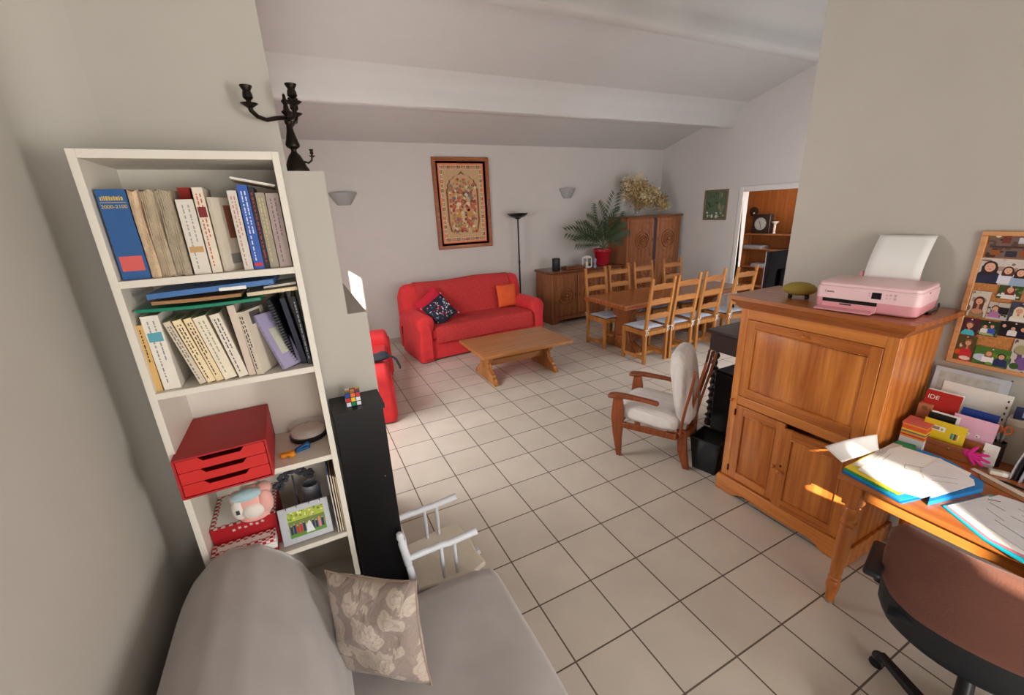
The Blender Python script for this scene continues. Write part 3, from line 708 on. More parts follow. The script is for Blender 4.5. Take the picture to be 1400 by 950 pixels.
# candelabra on the stepped wall
t = thing('candelabra', 'dark bronze multi-armed candelabra on the stepped wall beside the bookcase', 'candelabra', (.052, 1.842, 2.1525))
B().lathe([(0, 0), (.042, 0), (.042, .006), (.040, .012), (.036, .018), (.030, .034), (.020, .055), (.012, .064)], 24).obj('base', M_IRON, t)
B().lathe([(.012, .062), (.009, .070), (.010, .076), (.022, .084), (.024, .092), (.020, .104), (.012, .135), (.0095, .155), (.013, .160), (.014, .168), (.008, .176), (.010, .186), (.018, .196), (.010, .204), (.007, .22), (.013, .230), (.006, .238), (.005, .25), (0, .256)], 20).obj('stem', M_IRON, t)
def cup(parent, x, y, z, s_=1):
    c = B().lathe([(0, 0), (.006*s_, 0), (.024*s_, .012*s_), (.026*s_, .014*s_), (.008*s_, .016*s_), (.007*s_, .022*s_), (.015*s_, .030*s_), (.014*s_, .042*s_), (.011*s_, .050*s_), (.018*s_, .062*s_), (.018*s_, .065*s_), (.010*s_, .064*s_), (.008*s_, .040*s_), (0, .040*s_)], 20, (x, y, z))
    c.obj('candle_cup', M_IRON, parent)
for dx, dy, dz in ((-.108, -.100, .182), (.022, -.125, .190), (.032, .130, .205)):
    a = B().tube([(0, 0, .172), (dx*.12, dy*.32, .172), (dx*.33, dy*.52, .166), (dx*.62, dy*.62, dz-.025), (dx*.85, dy*.85, dz-.020), (dx*.98, dy*.98, dz-.006), (dx, dy, dz+.008)], [.008, .0075, .007, .0065, .007, .0075, .009], 10).obj('arm', M_IRON, t)
    cup(a, dx, dy, dz)
a = B().tube([(.026, -.006, .035), (.042, -.012, .030), (.053, -.015, .038), (.057, -.016, .052)], .0035, 8).obj('arm', M_IRON, t)
cup(a, .057, -.016, .048, .42)

# ================================================================ grey sofa in the corner with cushion
def sofa_fabric():
    mt, nt, b = new_mat('grey_velour')
    n = nt.nodes.new('ShaderNodeTexNoise'); n.inputs['Scale'].default_value = 6; n.inputs['Detail'].default_value = 5
    nt.links.new(coords(nt), n.inputs['Vector'])
    nt.links.new(ramp(nt, n.outputs[0], [(0.3, (0.41, 0.375, 0.36, 1)), (0.7, (0.47, 0.435, 0.425, 1))]), b.inputs['Base Color'])
    b.inputs['Roughness'].default_value = .95; b.inputs['Sheen Weight'].default_value = .5; b.inputs['Sheen Roughness'].default_value = .4
    n2 = nt.nodes.new('ShaderNodeTexNoise'); n2.inputs['Scale'].default_value = 9; n2.inputs['Detail'].default_value = 7
    nt.links.new(coords(nt), n2.inputs['Vector']); add_bump(nt, b, n2.outputs[0], .35, .012)
    return mt
M_VEL = sofa_fabric()
t = thing('grey_sofa', 'grey velour-covered sofa bed along the left wall in the foreground', 'sofa', (0, 0, 0))
Ya, Yb = -.55, 1.497
def seat(i, j):      # i along y, j across x then down
    y = Ya+(Yb-Ya)*i
    prof = [(-.16, .40), (-.05, .425), (.1, .438), (.25, .442), (.38, .44), (.47, .430), (.53, .405), (.558, .36), (.566, .25), (.568, .12), (.570, .03)]
    k = j*(len(prof)-1); a = int(min(k, len(prof)-2)); f = k-a
    x = prof[a][0]*(1-f)+prof[a+1][0]*f; z = prof[a][1]*(1-f)+prof[a+1][1]*f
    e = max(0, 1-(1-i)/.035) if i > .965 else 0
    z -= (.07*e**3)*(z > .3)
    y -= 0
    x = x+(.02 if x > .5 else 0)-(.03*e*e if x > .3 else 0)
    z += .006*math.sin(y*5+x*3)*(z > .3)+.004*math.sin(y*13-x*9)
    return (x, y, max(z, .03))
b = B(); b.grid(seat, 40, 30)
b.grid(lambda i, j: (-.16+(.57-.05+.16)*j*(1), Yb, .03+(seat(1, j*.6)[2]-.03)*(1-i)), 8, 20)
b.grid(lambda i, j: (-.16+.72*j, Ya, .03+.38*(1-i)), 6, 10)
b.obj('seat_cover', M_VEL, t, angle=70)
B().box(-.5, .53, Ya+.03, Yb-.05, .0, .33).obj('frame', C(60, 58, 56), t)
out = [(-.575, .03), (-.58, .45), (-.56, .72), (-.515, .85), (-.45, .915), (-.385, .942), (-.30, .925), (-.235, .862), (-.185, .79), (-.145, .68), (-.112, .56), (-.095, .46), (-.09, .40)]
def back(i, j):
    k = j*(len(out)-1); a = int(min(k, len(out)-2)); f = k-a
    x = out[a][0]*(1-f)+out[a+1][0]*f; z = out[a][1]*(1-f)+out[a+1][1]*f
    y = Ya+(Yb-Ya)*min(1, i)
    z += .008*math.sin(y*3.2+x*5)
    if i > .9:
        e = (i-.9)/.1; s_ = math.sqrt(max(0, 1-e**2*.10))
        z = .45+(z-.45)*s_; x = -.34+(x+.34)*(1-.05*e*e)
    return (x, y-.0, z)
b = B(); b.grid(back, 50, 48)
def endcap(i, j):
    p = back(1, j); c = (-.34, Yb, .35)
    k = 1-i
    return (c[0]+(p[0]-c[0])*k, Yb+.035*(1-k*k)**.5, c[2]+(p[2]-c[2])*k)
b.grid(endcap, 8, 48)
b.obj('backrest', M_VEL, t, angle=75)
def damask():
    mt, nt, b = new_mat('taupe_damask')
    v = nt.nodes.new('ShaderNodeTexVoronoi'); v.inputs['Scale'].default_value = 17; v.feature = 'SMOOTH_F1'; v.inputs['Smoothness'].default_value = .3
    n = nt.nodes.new('ShaderNodeTexNoise'); n.inputs['Scale'].default_value = 11; n.inputs['Detail'].default_value = 3; n.inputs['Distortion'].default_value = 2.2
    co = coords(nt, (1, .4, 1)); nt.links.new(co, n.inputs['Vector'])
    vv = nt.nodes.new('ShaderNodeVectorMath'); vv.operation = 'MULTIPLY_ADD'
    nt.links.new(n.outputs[1], vv.inputs[0]); vv.inputs[1].default_value = (.045, .045, .045); nt.links.new(co, vv.inputs[2])
    nt.links.new(vv.outputs[0], v.inputs['Vector'])
    mth = nt.nodes.new('ShaderNodeMath'); mth.operation = 'SINE'
    ml = nt.nodes.new('ShaderNodeMath'); ml.operation = 'MULTIPLY'; ml.inputs[1].default_value = 30
    nt.links.new(v.outputs[0], ml.inputs[0]); nt.links.new(ml.outputs[0], mth.inputs[0])
    G, P = rgb(164, 147, 138), rgb(200, 184, 170); Q = rgb(180, 163, 152)
    c = ramp(nt, v.outputs[0], [(0.0, P), (0.10, P), (0.15, Q), (0.20, P), (0.30, P), (0.34, Q), (0.38, P), (0.52, P), (0.56, G)])
    v2 = nt.nodes.new('ShaderNodeTexVoronoi'); v2.inputs['Scale'].default_value = 38; nt.links.new(vv.outputs[0], v2.inputs['Vector'])
    c2 = ramp(nt, v2.outputs[0], [(0.0, (1, 1, 1, 1)), (0.30, (1, 1, 1, 1)), (0.36, (.88, .88, .88, 1)), (0.5, (.93, .93, .93, 1))])
    mx = nt.nodes.new('ShaderNodeMix'); mx.data_type = 'RGBA'; mx.blend_type = 'MULTIPLY'; mx.inputs[0].default_value = 1
    nt.links.new(c, mx.inputs[6]); nt.links.new(c2, mx.inputs[7])
    nt.links.new(mx.outputs[2], b.inputs['Base Color']); b.inputs['Roughness'].default_value = .85; b.inputs['Sheen Weight'].default_value = .2
    add_bump(nt, b, n.outputs[0], .5, .02)
    return mt
t = thing('scatter_cushion', 'taupe cushion with pale floral pattern leaning on the grey sofa back', 'cushion', (.019, 1.20, .642), 0, None, rot=(R(-10), R(-7.5), R(-43)))
b = B(); cushion(b, .37, .38, .14, 26, 2.6, .09, .12, 4)
b.obj('cover', damask(), t, angle=80)
b = B(); pts = []
for k in range(64):
    q = k/64*4; e = (q-int(q))*2-1
    u, v = [(e, -1), (1, e), (-e, 1), (-1, -e)][int(q)]
    pts.append((u*.185*(1-.09*(1-v*v)), 0, v*.19*(1-.09*(1-u*u))))
b.tube(pts, .003, 6, closed=True).obj('piping', plain('taupe_piping', rgb(160, 142, 126), .9), t)

# ================================================================ child's white rocking chair
t = thing('child_rocking_chair', 'small white-painted child rocking chair beside the black cabinet', 'rocking chair', (.30, 1.745, 0), 0)
M_CREAM = plain('cream_painted_seat', rgb(226, 216, 198), .5)
b = B(); poly = [(-.09, -.15), (.12, -.185), (.21, -.18), (.275, -.155), (.26, -.05), (.27, .06), (.245, .175), (.17, .19), (.12, .185), (-.09, .15)]
b.prism(poly, .285, .312, lambda u, v, w2: (u, v, w2)); b.obj('seat', M_CREAM, t, bevel=.010, seg=3)
for s_ in (-1, 1):
    y = s_*.145
    B().lathe([(.014, 0), (.015, .05), (.011, .06), (.016, .07), (.016, .15), (.012, .16), (.018, .17), (.017, .30), (.012, .31), (.017, .33), (.012, .352), (0, .358)], 14).obj('back_post', M_WPAINT, t, loc=(-.075, y, .30), rot=(0, R(-7), 0))
    b = B(); b.tube([(-.10, y, .497), (-.02, y, .503), (.02, y, .500), (.06, y, .505), (.10, y*1.02, .500), (.24, y*1.03, .512)], [.014, .0165, .014, .0165, .015, .018], 12); b.obj('armrest', M_WPAINT, t)
    for x in (.06, .125): B().lathe([(.007, .312), (.010, .40), (.009, .50)], 10, (x, y*1.01, 0)).obj('arm_spindle', M_WPAINT, t)
    for x, xe in ((-.06, -.10), (.2, .235)): B().tube([(x, s_*.13, .29), ((x+xe)/2, s_*.142, .17), (xe, s_*.15, .06)], [.012, .016, .012], 12).obj('leg', M_WPAINT, t)
    pts = [(-.27+.62*k/14, s_*.15, .018+.075*((k-7)/7)**2) for k in range(15)]
    b = B()
    for p, q in zip(pts, pts[1:]): b.bar(p, q, .022, .03, (0, 0, 1))
    b.obj('rocker', M_WPAINT, t)
for z in (.42, .58): B().bar((-.085-z*.02, -.145, z), (-.085-z*.02, .145, z), .014, .045).obj('back_rail', M_WPAINT, t, bevel=.004)
for k in range(4): B().tube([(-.092, -.09+.06*k, .44), (-.098, -.09+.06*k, .56)], .007, 8).obj('back_spindle', M_WPAINT, t)
B().tube([(.21, -.145, .15), (.21, .145, .15)], .009, 8).obj('stretcher', M_WPAINT, t)
# ================================================================ red sofas
def waffle():
    mt, nt, b = new_mat('red_waffle_throw')
    ck = nt.nodes.new('ShaderNodeTexBrick'); ck.offset = 0; ck.inputs['Scale'].default_value = 1
    ck.inputs['Brick Width'].default_value = .024; ck.inputs['Row Height'].default_value = .024; ck.inputs['Mortar Size'].default_value = .003
    ck.inputs['Mortar Smooth'].default_value = .8
    ck.inputs['Color1'].default_value = rgb(224, 66, 64); ck.inputs['Color2'].default_value = rgb(214, 60, 58); ck.inputs['Mortar'].default_value = rgb(150, 34, 38)
    tc = nt.nodes.new('ShaderNodeTexCoord'); sp = nt.nodes.new('ShaderNodeSeparateXYZ'); cb = nt.nodes.new('ShaderNodeCombineXYZ')
    nt.links.new(tc.outputs['Object'], sp.inputs[0]); ad = nt.nodes.new('ShaderNodeMath'); ad.operation = 'ADD'
    nt.links.new(sp.outputs[1], ad.inputs[0]); nt.links.new(sp.outputs[2], ad.inputs[1])
    nt.links.new(sp.outputs[0], cb.inputs[0]); nt.links.new(ad.outputs[0], cb.inputs[1])
    sh = nt.nodes.new('ShaderNodeVectorMath'); sh.operation = 'ADD'; sh.inputs[1].default_value = (9.6, 9.6, 0)
    nt.links.new(cb.outputs[0], sh.inputs[0]); nt.links.new(sh.outputs[0], ck.inputs['Vector'])
    nt.links.new(ck.outputs[0], b.inputs['Base Color']); b.inputs['Roughness'].default_value = .9
    inv = nt.nodes.new('ShaderNodeMath'); inv.operation = 'SUBTRACT'; inv.inputs[0].default_value = 1
    nt.links.new(ck.outputs['Fac'], inv.inputs[1]); add_bump(nt, b, inv.outputs[0], .8, .006)
    return mt
M_WAF = waffle()
def arm_profile(W, s_, hz):      # outline (x outward from seat side, z)
    return [(0, .02), (0, hz-.20), (-.035, hz-.16), (-.05, hz-.09), (-.03, hz-.03), (.03, hz), (.11, hz+.004), (.18, hz-.03), (.215, hz-.09), (.21, hz-.16), (.185, hz-.22), (.20, hz-.40), (.205, .02)]
def red_sofa(name, label, loc, rz, W, hz=.66, bz=1.0, D=.92):
    t = thing(name, label, 'sofa', loc, rz)
    yf = -D/2; hw = W/2
    b = B(); b.box(-hw+.2, hw-.2, yf+.035, D/2-.18, .02, .30); b.obj('base', M_RED, t, bevel=.02, seg=3)
    b = B(); b.box(-hw+.205, hw-.205, yf+.03, D/2-.25, .30, .465); b.obj('seat_cushion', M_RED, t, bevel=.05, seg=4)
    for s_ in (-1, 1):
        pr = arm_profile(W, s_, hz)
        b = B()
        rings = [(yf-.0, .80), (yf+.02, .94), (yf+.05, 1.0), (yf+.3, 1.0), (D/2-.22, 1.0), (D/2-.12, .96)]
        cx, czz = .09, .34; vs = []; n = len(pr)
        for y, k in rings:
            for x, z in pr:
                vs.append((s_*(hw-.205+cx+(x-cx)*k), y+(.025*(z-.3) if y < 0 else 0), max(.02, czz+(z-czz)*(k if z > .1 else 1))))
        fs = [(i*n+j, i*n+(j+1) % n, (i+1)*n+(j+1) % n, (i+1)*n+j) for i in range(len(rings)-1) for j in range(n)]
        fs += [tuple(range(n)), tuple((len(rings)-1)*n+j for j in range(n))]
        b.put(vs, fs); a = b.obj('arm', M_RED, t, angle=85)
        b = B(); pp = [(.02, .05), (.015, hz-.20), (.03, hz-.13), (.08, hz-.085), (.14, hz-.10), (.175, hz-.17), (.165, hz-.30), (.175, .05)]
        b.prism(pp, yf-.018, yf+.02, lambda u, v, w2: (s_*(hw-.205+u), w2+.02*(v-.3), v)); b.obj('front_panel', M_RED, a, bevel=.018, seg=3)
    def bk(i, j):
        pr = [(.17, .40), (.155, .52), (.19, .72), (.215, .86), (.25, bz-.06), (.30, bz-.005), (.36, bz), (.42, bz-.04), (.45, bz-.14), (.455, .5), (.44, .06)]
        k = j*(len(pr)-1); a = int(min(k, len(pr)-2)); f = k-a
        y = pr[a][0]*(1-f)+pr[a+1][0]*f; z = pr[a][1]*(1-f)+pr[a+1][1]*f
        u = 2*i-1; x = u*(hw-.0)
        e = max(0, (abs(u)-.86)/.14)
        zt = 1-.14*(1-math.sqrt(max(0, 1-e*e)))
        z2 = z*(zt if z > .6 else 1)+(.010*math.sin(x*5.5) if z > .8 else 0)
        ym = .33; y = ym+(y-ym)*math.sqrt(max(.02, 1-(e**2)*.8)) if z > .45 else y
        return (x*(1-.03*(z > 2)), y, z2)
    b = B(); b.grid(bk, 44, 30)
    b.grid(lambda i, j: (bk(0, j)[0], .33+(bk(0, j)[1]-.33)*i, bk(0, j)[2]), 2, 30); b.grid(lambda i, j: (bk(1, j)[0], .33+(bk(1, j)[1]-.33)*i, bk(1, j)[2]), 2, 30)
    b.obj('backrest', M_RED, t, angle=80)
    return t
SA = (2.285, 6.05, 0); SAR = R(4.5)
red_sofa('red_sofa', 'large red three-seat sofa against the far wall under the tapestry', SA, SAR, 2.10)
# waffle throw over the seat and back
def throw(i, j):
    pr = [(-.475, .255), (-.480, .32), (-.468, .42), (-.43, .478), (-.30, .485), (-.10, .482), (.08, .476), (.135, .485), (.148, .53), (.172, .70), (.202, .87), (.236, .955), (.29, 1.012), (.36, 1.014), (.43, .975), (.47, .86), (.478, .7)]
    k = j*(len(pr)-1); a = int(min(k, len(pr)-2)); f = k-a
    y = pr[a][0]*(1-f)+pr[a+1][0]*f; z = pr[a][1]*(1-f)+pr[a+1][1]*f
    x = -.80+1.62*i
    z += (.010*math.sin(x*5.5) if z > .8 else .003*math.sin(x*13+y*8)); y -= .003*math.sin(x*11) if z < .45 else 0
    if j < .01: z += .008*math.sin(x*6)
    return (x, y, z)
b = B(); b.grid(throw, 60, 60)
b.obj('sofa_throw', M_WAF, None, angle=80, solid=.006, loc=SA, rot=(0, 0, SAR), label='red waffle-weave throw draped over the large red sofa', cat='throw')
def place(base, rz, x, y, z):
    return (base[0]+x*math.cos(rz)-y*math.sin(rz), base[1]+x*math.sin(rz)+y*math.cos(rz), base[2]+z)
b = B(); cushion(b, .42, .42, .12, 18, 2.4, .07, .05, 1)
b.obj('cushion', plain('crimson_fabric', rgb(196, 30, 52), .85, bump=.2, bs=120), None, loc=place(SA, SAR, -.62, .02, .70), rot=(R(-24), R(-36), SAR), label='plain crimson cushion propped behind the dark patterned one', cat='cushion', group='cushions on the red sofa')
t = thing('patterned_cushion', 'dark navy cushion with coloured specks and pink corner tassels', 'cushion', place(SA, SAR, -.60, -.17, .655), 0, 'cushions on the red sofa', rot=(R(-34), R(-28), SAR+.15))
b = B(); cushion(b, .38, .38, .13, 18, 2.4, .06, .05, 2); b.obj('cover', C(30, 34, 52, .8), t)
b = B(); rnd = random.Random(12); cs = [(226, 206, 210), (206, 60, 90), (60, 130, 150), (190, 190, 210), (230, 150, 120)]
for k in range(90):
    u, v = rnd.uniform(-.85, .85), rnd.uniform(-.85, .85)
    yy = -.065*max(0, (1-abs(u)**2.4)*(1-abs(v)**2.4))**.5-.0045; r_ = rnd.uniform(.004, .012); b.mi = rnd.randrange(5)
    b.ell((u*.185, yy, v*.185), (r_, .002, r_*rnd.uniform(.5, 1.5)), 7, 4)
b.obj('speckle_print', [C(*c) for c in cs], t)
for su in (-1, 1):
    for sv in (-1, 1): B().lathe([(0, -.02), (.012, -.012), (.008, 0), (.004, .012), (0, .014)], 8, (su*.192, 0, sv*.192)).obj('tassel', C(226, 140, 160), t)
b = B(); cushion(b, .36, .36, .10, 18, 2.8, .05, .03, 5)
b.obj('cushion', plain('orange_fabric', rgb(222, 92, 44), .85, bump=.2, bs=140), None, loc=place(SA, SAR, .665, .055, .675), rot=(R(-14), R(1), SAR), label='plain orange cushion at the right end of the red sofa', cat='cushion', group='cushions on the red sofa')
# second, smaller red sofa seen end-on
SBR = R(80); SB = (.275, 4.79, 0)
red_sofa('red_sofa', 'smaller red sofa half hidden behind the white stepped wall', SB, SBR, 1.55, .62, .92, .92)
t = thing('shoulder_bag', 'dark grey bag with hanging strap lying on the near arm of the smaller red sofa', 'bag', (.50, 4.13, .633), R(80))
M_BAG = plain('charcoal_cloth', rgb(40, 42, 50), .8, bump=.3, bs=90)
b = B(); b.ell((0, 0, .032), (.10, .15, .032), 18, 10); b.ell((.05, -.07, .045), (.05, .06, .026), 12, 8); b.obj('body', M_BAG, t)
b = B()
pts = [(-.02, -.10, .040), (-.03, -.14, .040), (-.035, -.175, .026), (-.034, -.20, -.005), (-.03, -.215, -.05), (-.032, -.225, -.08)]
for p, q in zip(pts, pts[1:]): b.bar(p, q, .022, .010, (1, 0, 0))
b.obj('strap', M_BAG, t)
B().ell((-.033, -.226, -.09), (.014, .010, .016), 10, 8).obj('buckle', M_BLACK, t)

# ================================================================ coffee table
t = thing('coffee_table', 'low rectangular oak coffee table with carved trestle ends in front of the sofa', 'coffee table', (2.265, 4.555, 0))
B().box(-.605, .605, -.405, .405, .388, .43).obj('tabletop', M_OAK_X, t, bevel=.006, seg=3)
for s_ in (-1, 1):
    x = s_*.42
    half = [(.31, 0), (.315, .035), (.285, .045), (.272, .075), (.235, .085), (.222, .115), (.185, .12), (.16, .15), (.13, .16), (.135, .20), (.115, .225), (.13, .25), (.165, .275), (.175, .32), (.20, .345), (.205, .388)]
    poly = half+[(-a, c) for a, c in reversed(half)]
    b = B(); b.prism(poly, x-.026, x+.026, lambda u, v, w2: (w2, u, v)); b.obj('trestle_end', M_OAK, t, bevel=.004)
B().box(-.47, .47, -.022, .022, .16, .235).obj('stretcher', M_OAK_X, t, bevel=.004)

# ================================================================ floor lamp
t = thing('floor_lamp', 'tall black uplighter floor lamp between the red sofa and sideboard', 'floor lamp', (3.45, 6.64, 0))
B().lathe([(0, 0), (.13, 0), (.135, .012), (.12, .022), (.02, .032), (0, .034)], 32).obj('base', M_BLACK, t)
B().tube([(0, 0, .03), (0, 0, 1.86)], .014, 12).obj('pole', M_BLACK, t)
b = B(); b.lathe([(0, 1.845), (.035, 1.85), (.05, 1.868), (.10, 1.885), (.155, 1.912), (.178, 1.945), (.185, 1.948), (.172, 1.935), (.10, 1.90), (0, 1.885)], 36); b.obj('lamp_bowl', M_BLACK, t)
B().lathe([(.0, 1.10), (.018, 1.10), (.018, 1.16), (0, 1.16)], 12).obj('switch', M_BLKP, t)

# ================================================================ sideboard and tall cupboard (carved oak)
def carved_ring(cx, cz_, y, r, parent, mat, sx=1):
    b = B(); b.M = Matrix.Translation((cx, y, cz_)) @ Matrix.Rotation(PI/2, 4, 'X')
    prof = [(r, 0), (r*1.0, .006), (r*.95, .022), (r*.86, .022), (r*.82, .004), (r*.72, .004), (r*.68, .024), (r*.60, .024), (r*.56, .004), (r*.46, .004), (r*.42, .026), (r*.33, .026), (r*.29, .005), (r*.22, .005), (r*.18, .028), (r*.10, .032), (0, .033)]
    prof = [(a, h*1.5) for a, h in prof]
    b.lathe(prof, 36); b.obj('carved_rosette', mat, parent)
def carved_door(parent, x0, x1, z0, z1, y, mat, r, ncorner=True, knob=None):
    d = B().box(x0, x1, y, y+.022, z0, z1).obj('door', mat, parent, bevel=.004)
    b = B(); cx, cz_ = (x0+x1)/2, (z0+z1)/2; f = .055
    for k, (g, th) in enumerate(((f, .008), (f+.022, .005))):
        for a in ((x0+g, x1-g, z1-g-.012, z1-g), (x0+g, x1-g, z0+g, z0+g+.012)): b.box(a[0], a[1], y-th, y+.002, a[2], a[3])
        for a in ((x0+g, x0+g+.012), (x1-g-.012, x1-g)): b.box(a[0], a[1], y-th, y+.002, z0+g+.012, z1-g-.012)
    b.obj('panel_moulding', mat, d, bevel=.002)
    carved_ring(cx, cz_, y, r, d, mat)
    b = B()
    for sx in (-1, 1):
        b.bar((cx+sx*.01, y-.002, cz_+r+.005), (cx+sx*.01, y-.002, z1-f-.03), .006, .006); b.bar((cx+sx*.01, y-.002, cz_-r-.005), (cx+sx*.01, y-.002, z0+f+.03), .006, .006)
    for sx in (-1, 1):
        for sz in (-1, 1):
            b.tube([(cx+sx*(x1-x0)*.30, y-.002, cz_+sz*(r*.55)), (cx+sx*(x1-x0)*.27, y-.003, cz_+sz*(r*.95)), (cx+sx*(x1-x0)*.12, y-.002, cz_+sz*(r*1.35))], .006, 6)
    b.obj('carved_relief', mat, d)
    if knob is not None:
        B().box(knob-.006, knob+.006, y-.006, y, cz_-.03, cz_+.03).obj('keyhole_plate', M_IRON, d, bevel=.002)
    return d
t = thing('sideboard', 'long carved-oak sideboard with rosette doors against the far wall', 'sideboard', (0, 0, 0))
x0, x1, yf, yb, zt = 3.86, 5.44, 6.24, 6.80, .945
b = B(); b.box(x0+.01, x1, yf+.022, yb, .10, zt-.045); b.obj('body', M_BUFF, t, bevel=.004)
b = B(); b.box(x0-.02, x1, yf-.02, yb+.01, zt-.045, zt); b.obj('top', M_BUFF_X, t, bevel=.012, seg=3)
b = B(); b.prism([(x0, .0), (x0+.10, 0), (x0+.14, .05), (x0+.3, .07), (x1-.3, .07), (x1-.14, .05), (x1-.1, 0), (x1, 0), (x1, .12), (x0, .12)], yf, yf+.03, lambda u, v, w2: (u, w2, v))
b.box(x0, x0+.03, yf+.03, yb, 0, .12); b.box(x1-.03, x1, yf+.03, yb, 0, .12); b.obj('plinth', M_BUFF, t, bevel=.003)
for k in range(3): carved_door(t, x0+.06+k*.50, x0+.06+k*.50+.47, .15, .86, yf, M_BUFF, .165, knob=x0+.06+k*.50+(.44 if k != 1 else .03))
t = thing('tall_cupboard', 'tall carved-oak two-door cupboard in the far right corner', 'cupboard', (0, 0, 0))
x0, x1, yf, yb, zt = 5.46, 6.80, 6.16, 6.72, 1.80
b = B(); b.box(x0, x1, yf+.022, yb, .08, zt-.03); b.obj('body', M_BUFF, t, bevel=.004)
b = B(); b.box(x0-.02, x1+.02, yf-.02, yb+.01, zt-.035, zt); b.obj('top', M_BUFF_X, t, bevel=.01, seg=3)
b = B(); b.box(x0, x1, yf, yb, 0, .10); b.obj('plinth', M_BUFF, t, bevel=.004)
B().box(x0+.64, x0+.70, yf+.015, yf+.023, .10, zt-.04).obj('gap_shade_strip', M_INK, t)  # dark strip put in as painted shade between the two doors
for a in ((x0+.05, x0+.63), (x0+.71, x1-.05)):
    carved_door(t, a[0], a[1], .98, zt-.06, yf, M_BUFF, .17, knob=a[1]-.03 if a[0] < 6 else a[0]+.03)
    carved_door(t, a[0], a[1], .14, .94, yf, M_BUFF, .17)

# things on the sideboard
ST = .9455
t = thing('smart_speaker', 'black cylindrical speaker standing at the left of the sideboard', 'speaker', (4.07, 6.42, ST))
B().lathe([(0, 0), (.068, 0), (.072, .006), (.072, .20), (.066, .212), (0, .213)], 28).obj('body', M_BLKP, t)
B().lathe([(.04, .213), (.055, .213), (.055, .2145), (.04, .2145)], 28).obj('top_ring', C(120, 60, 40), t)
t = thing('wooden_tray', 'flat dark wooden tray box lying on the sideboard', 'box', (4.44, 6.42, ST))
B().box(-.20, .20, -.10, .10, 0, .038).obj('body', M_BUFF_X, t, bevel=.004)
B().box(-.17, .17, -.075, .075, .038, .052).obj('lid', M_BUFF_X, t, bevel=.003)
t = thing('lantern', 'small white lantern beside the red plant pot', 'lantern', (4.70, 6.36, ST), R(8))
b = B(); b.box(-.06, .06, -.06, .06, 0, .018); b.obj('base', M_WHITE, t, bevel=.002)
for sx in (-1, 1):
    for sy in (-1, 1): B().box(sx*.055-.007, sx*.055+.007, sy*.055-.007, sy*.055+.007, .018, .17).obj('corner_post', M_WHITE, t)
b = B(); b.hexa([(-.066, -.066, .17), (.066, -.066, .17), (.066, .066, .17), (-.066, .066, .17)], [(-.03, -.03, .205), (.03, -.03, .205), (.03, .03, .205), (-.03, .03, .205)]); b.obj('roof', M_WHITE, t)
B().lathe([(0, .018), (.025, .018), (.025, .10), (0, .10)], 16).obj('candle', C(236, 226, 200), t)
B().tube([(.03*math.cos(a*PI/8), 0, .205+.035*math.sin(a*PI/8)) for a in range(9)], .003, 6).obj('handle', M_STEEL, t)
t = thing('blue_ornament', 'small pale blue ornament squeezed between lantern and red pot', 'ornament', (4.80, 6.25, ST))
B().lathe([(0, 0), (.022, 0), (.026, .03), (.012, .07), (.018, .10), (.024, .14), (.014, .16), (0, .162)], 16).obj('body', C(140, 150, 176), t)
# palm in red pot
t = thing('potted_palm', 'green feathery palm in a tapered red pot on the sideboard', 'potted plant', (5.10, 6.42, ST))
t.scale = (1.12, 1.0, 1.0)
M_POT = plain('red_glaze', rgb(160, 18, 34), .25, coat=.5)
B().lathe([(0, 0), (.10, 0), (.112, .01), (.145, .24), (.165, .26), (.168, .30), (.158, .305), (.152, .27), (.13, .25), (0, .25)], 36).obj('pot', M_POT, t)
B().lathe([(0, .27), (.08, .276), (.148, .268)], 24).obj('soil', C(60, 46, 36, .95), t)
b = B()
for k in range(14): a = k*2.4; b.ell((.10*math.cos(a), .10*math.sin(a), .28), (.022, .018, .012), 8, 5)
b.obj('pebbles', C(216, 210, 196), t, kind='stuff')
M_LEAF = plain('palm_leaf', rgb(44, 66, 36), .5, var=.25, vs=9); M_STALK = C(88, 96, 54)
rnd = random.Random(21)
fronds = [(-62, 8, .78, .62), (-48, 25, .72, .50), (-30, -12, .75, .42), (-10, 4, .86, .22), (6, -20, .95, .10), (22, 10, .80, .34), (42, -14, .72, .50), (58, 6, .74, .60), (-75, -25, .62, .75), (70, -30, .58, .72), (-20, -45, .6, .5), (30, -50, .55, .55)]
for k, (az, el, L, droop) in enumerate(fronds):
    st = Vector((.015*math.sin(k), .015*math.cos(k), .27)); lean = R(az); yv = math.sin(R(el))*.55
    pts = []
    for q in range(15):
        s_ = q/14; r_ = L*s_
        x = math.sin(lean)*r_*(.55+.45*s_); z = r_*math.cos(lean*.55)*1.05-droop*.62*s_*s_*L
        pts.append(st+Vector((x, -abs(yv)*r_*.9 if el < 0 else -yv*r_*.5, z)))
    fr = B().tube([tuple(p) for p in pts], [.007-.0004*q for q in range(15)], 6).obj('frond', M_STALK, t)
    b = B()
    for q in range(4, 15):
        p = pts[q]; tg = (pts[min(14, q+1)]-pts[q-1]).normalized()
        side = tg.cross(Vector((0, -1, .25))).normalized()
        for s_ in (-1, 1):
            for sub in (0, .5):
                pp = p+tg*sub*.045
                LL = .20*math.sin(PI*min(1, (q-2)/13.5)*.9)+.03
                d_ = (side*s_*.8+tg*.75+Vector((0, -.1, -.18))).normalized()
                wv = tg.cross(d_).cross(d_).normalized()*.0085
                tip = pp+d_*LL+Vector((0, 0, -.03*LL*8*.3)); mid = pp+d_*LL*.5+Vector((0, 0, .008))
                b.put([pp, mid+wv, tip, mid-wv], [(0, 1, 2, 3)])
    b.obj('leaflets', M_LEAF, fr, weld=False)
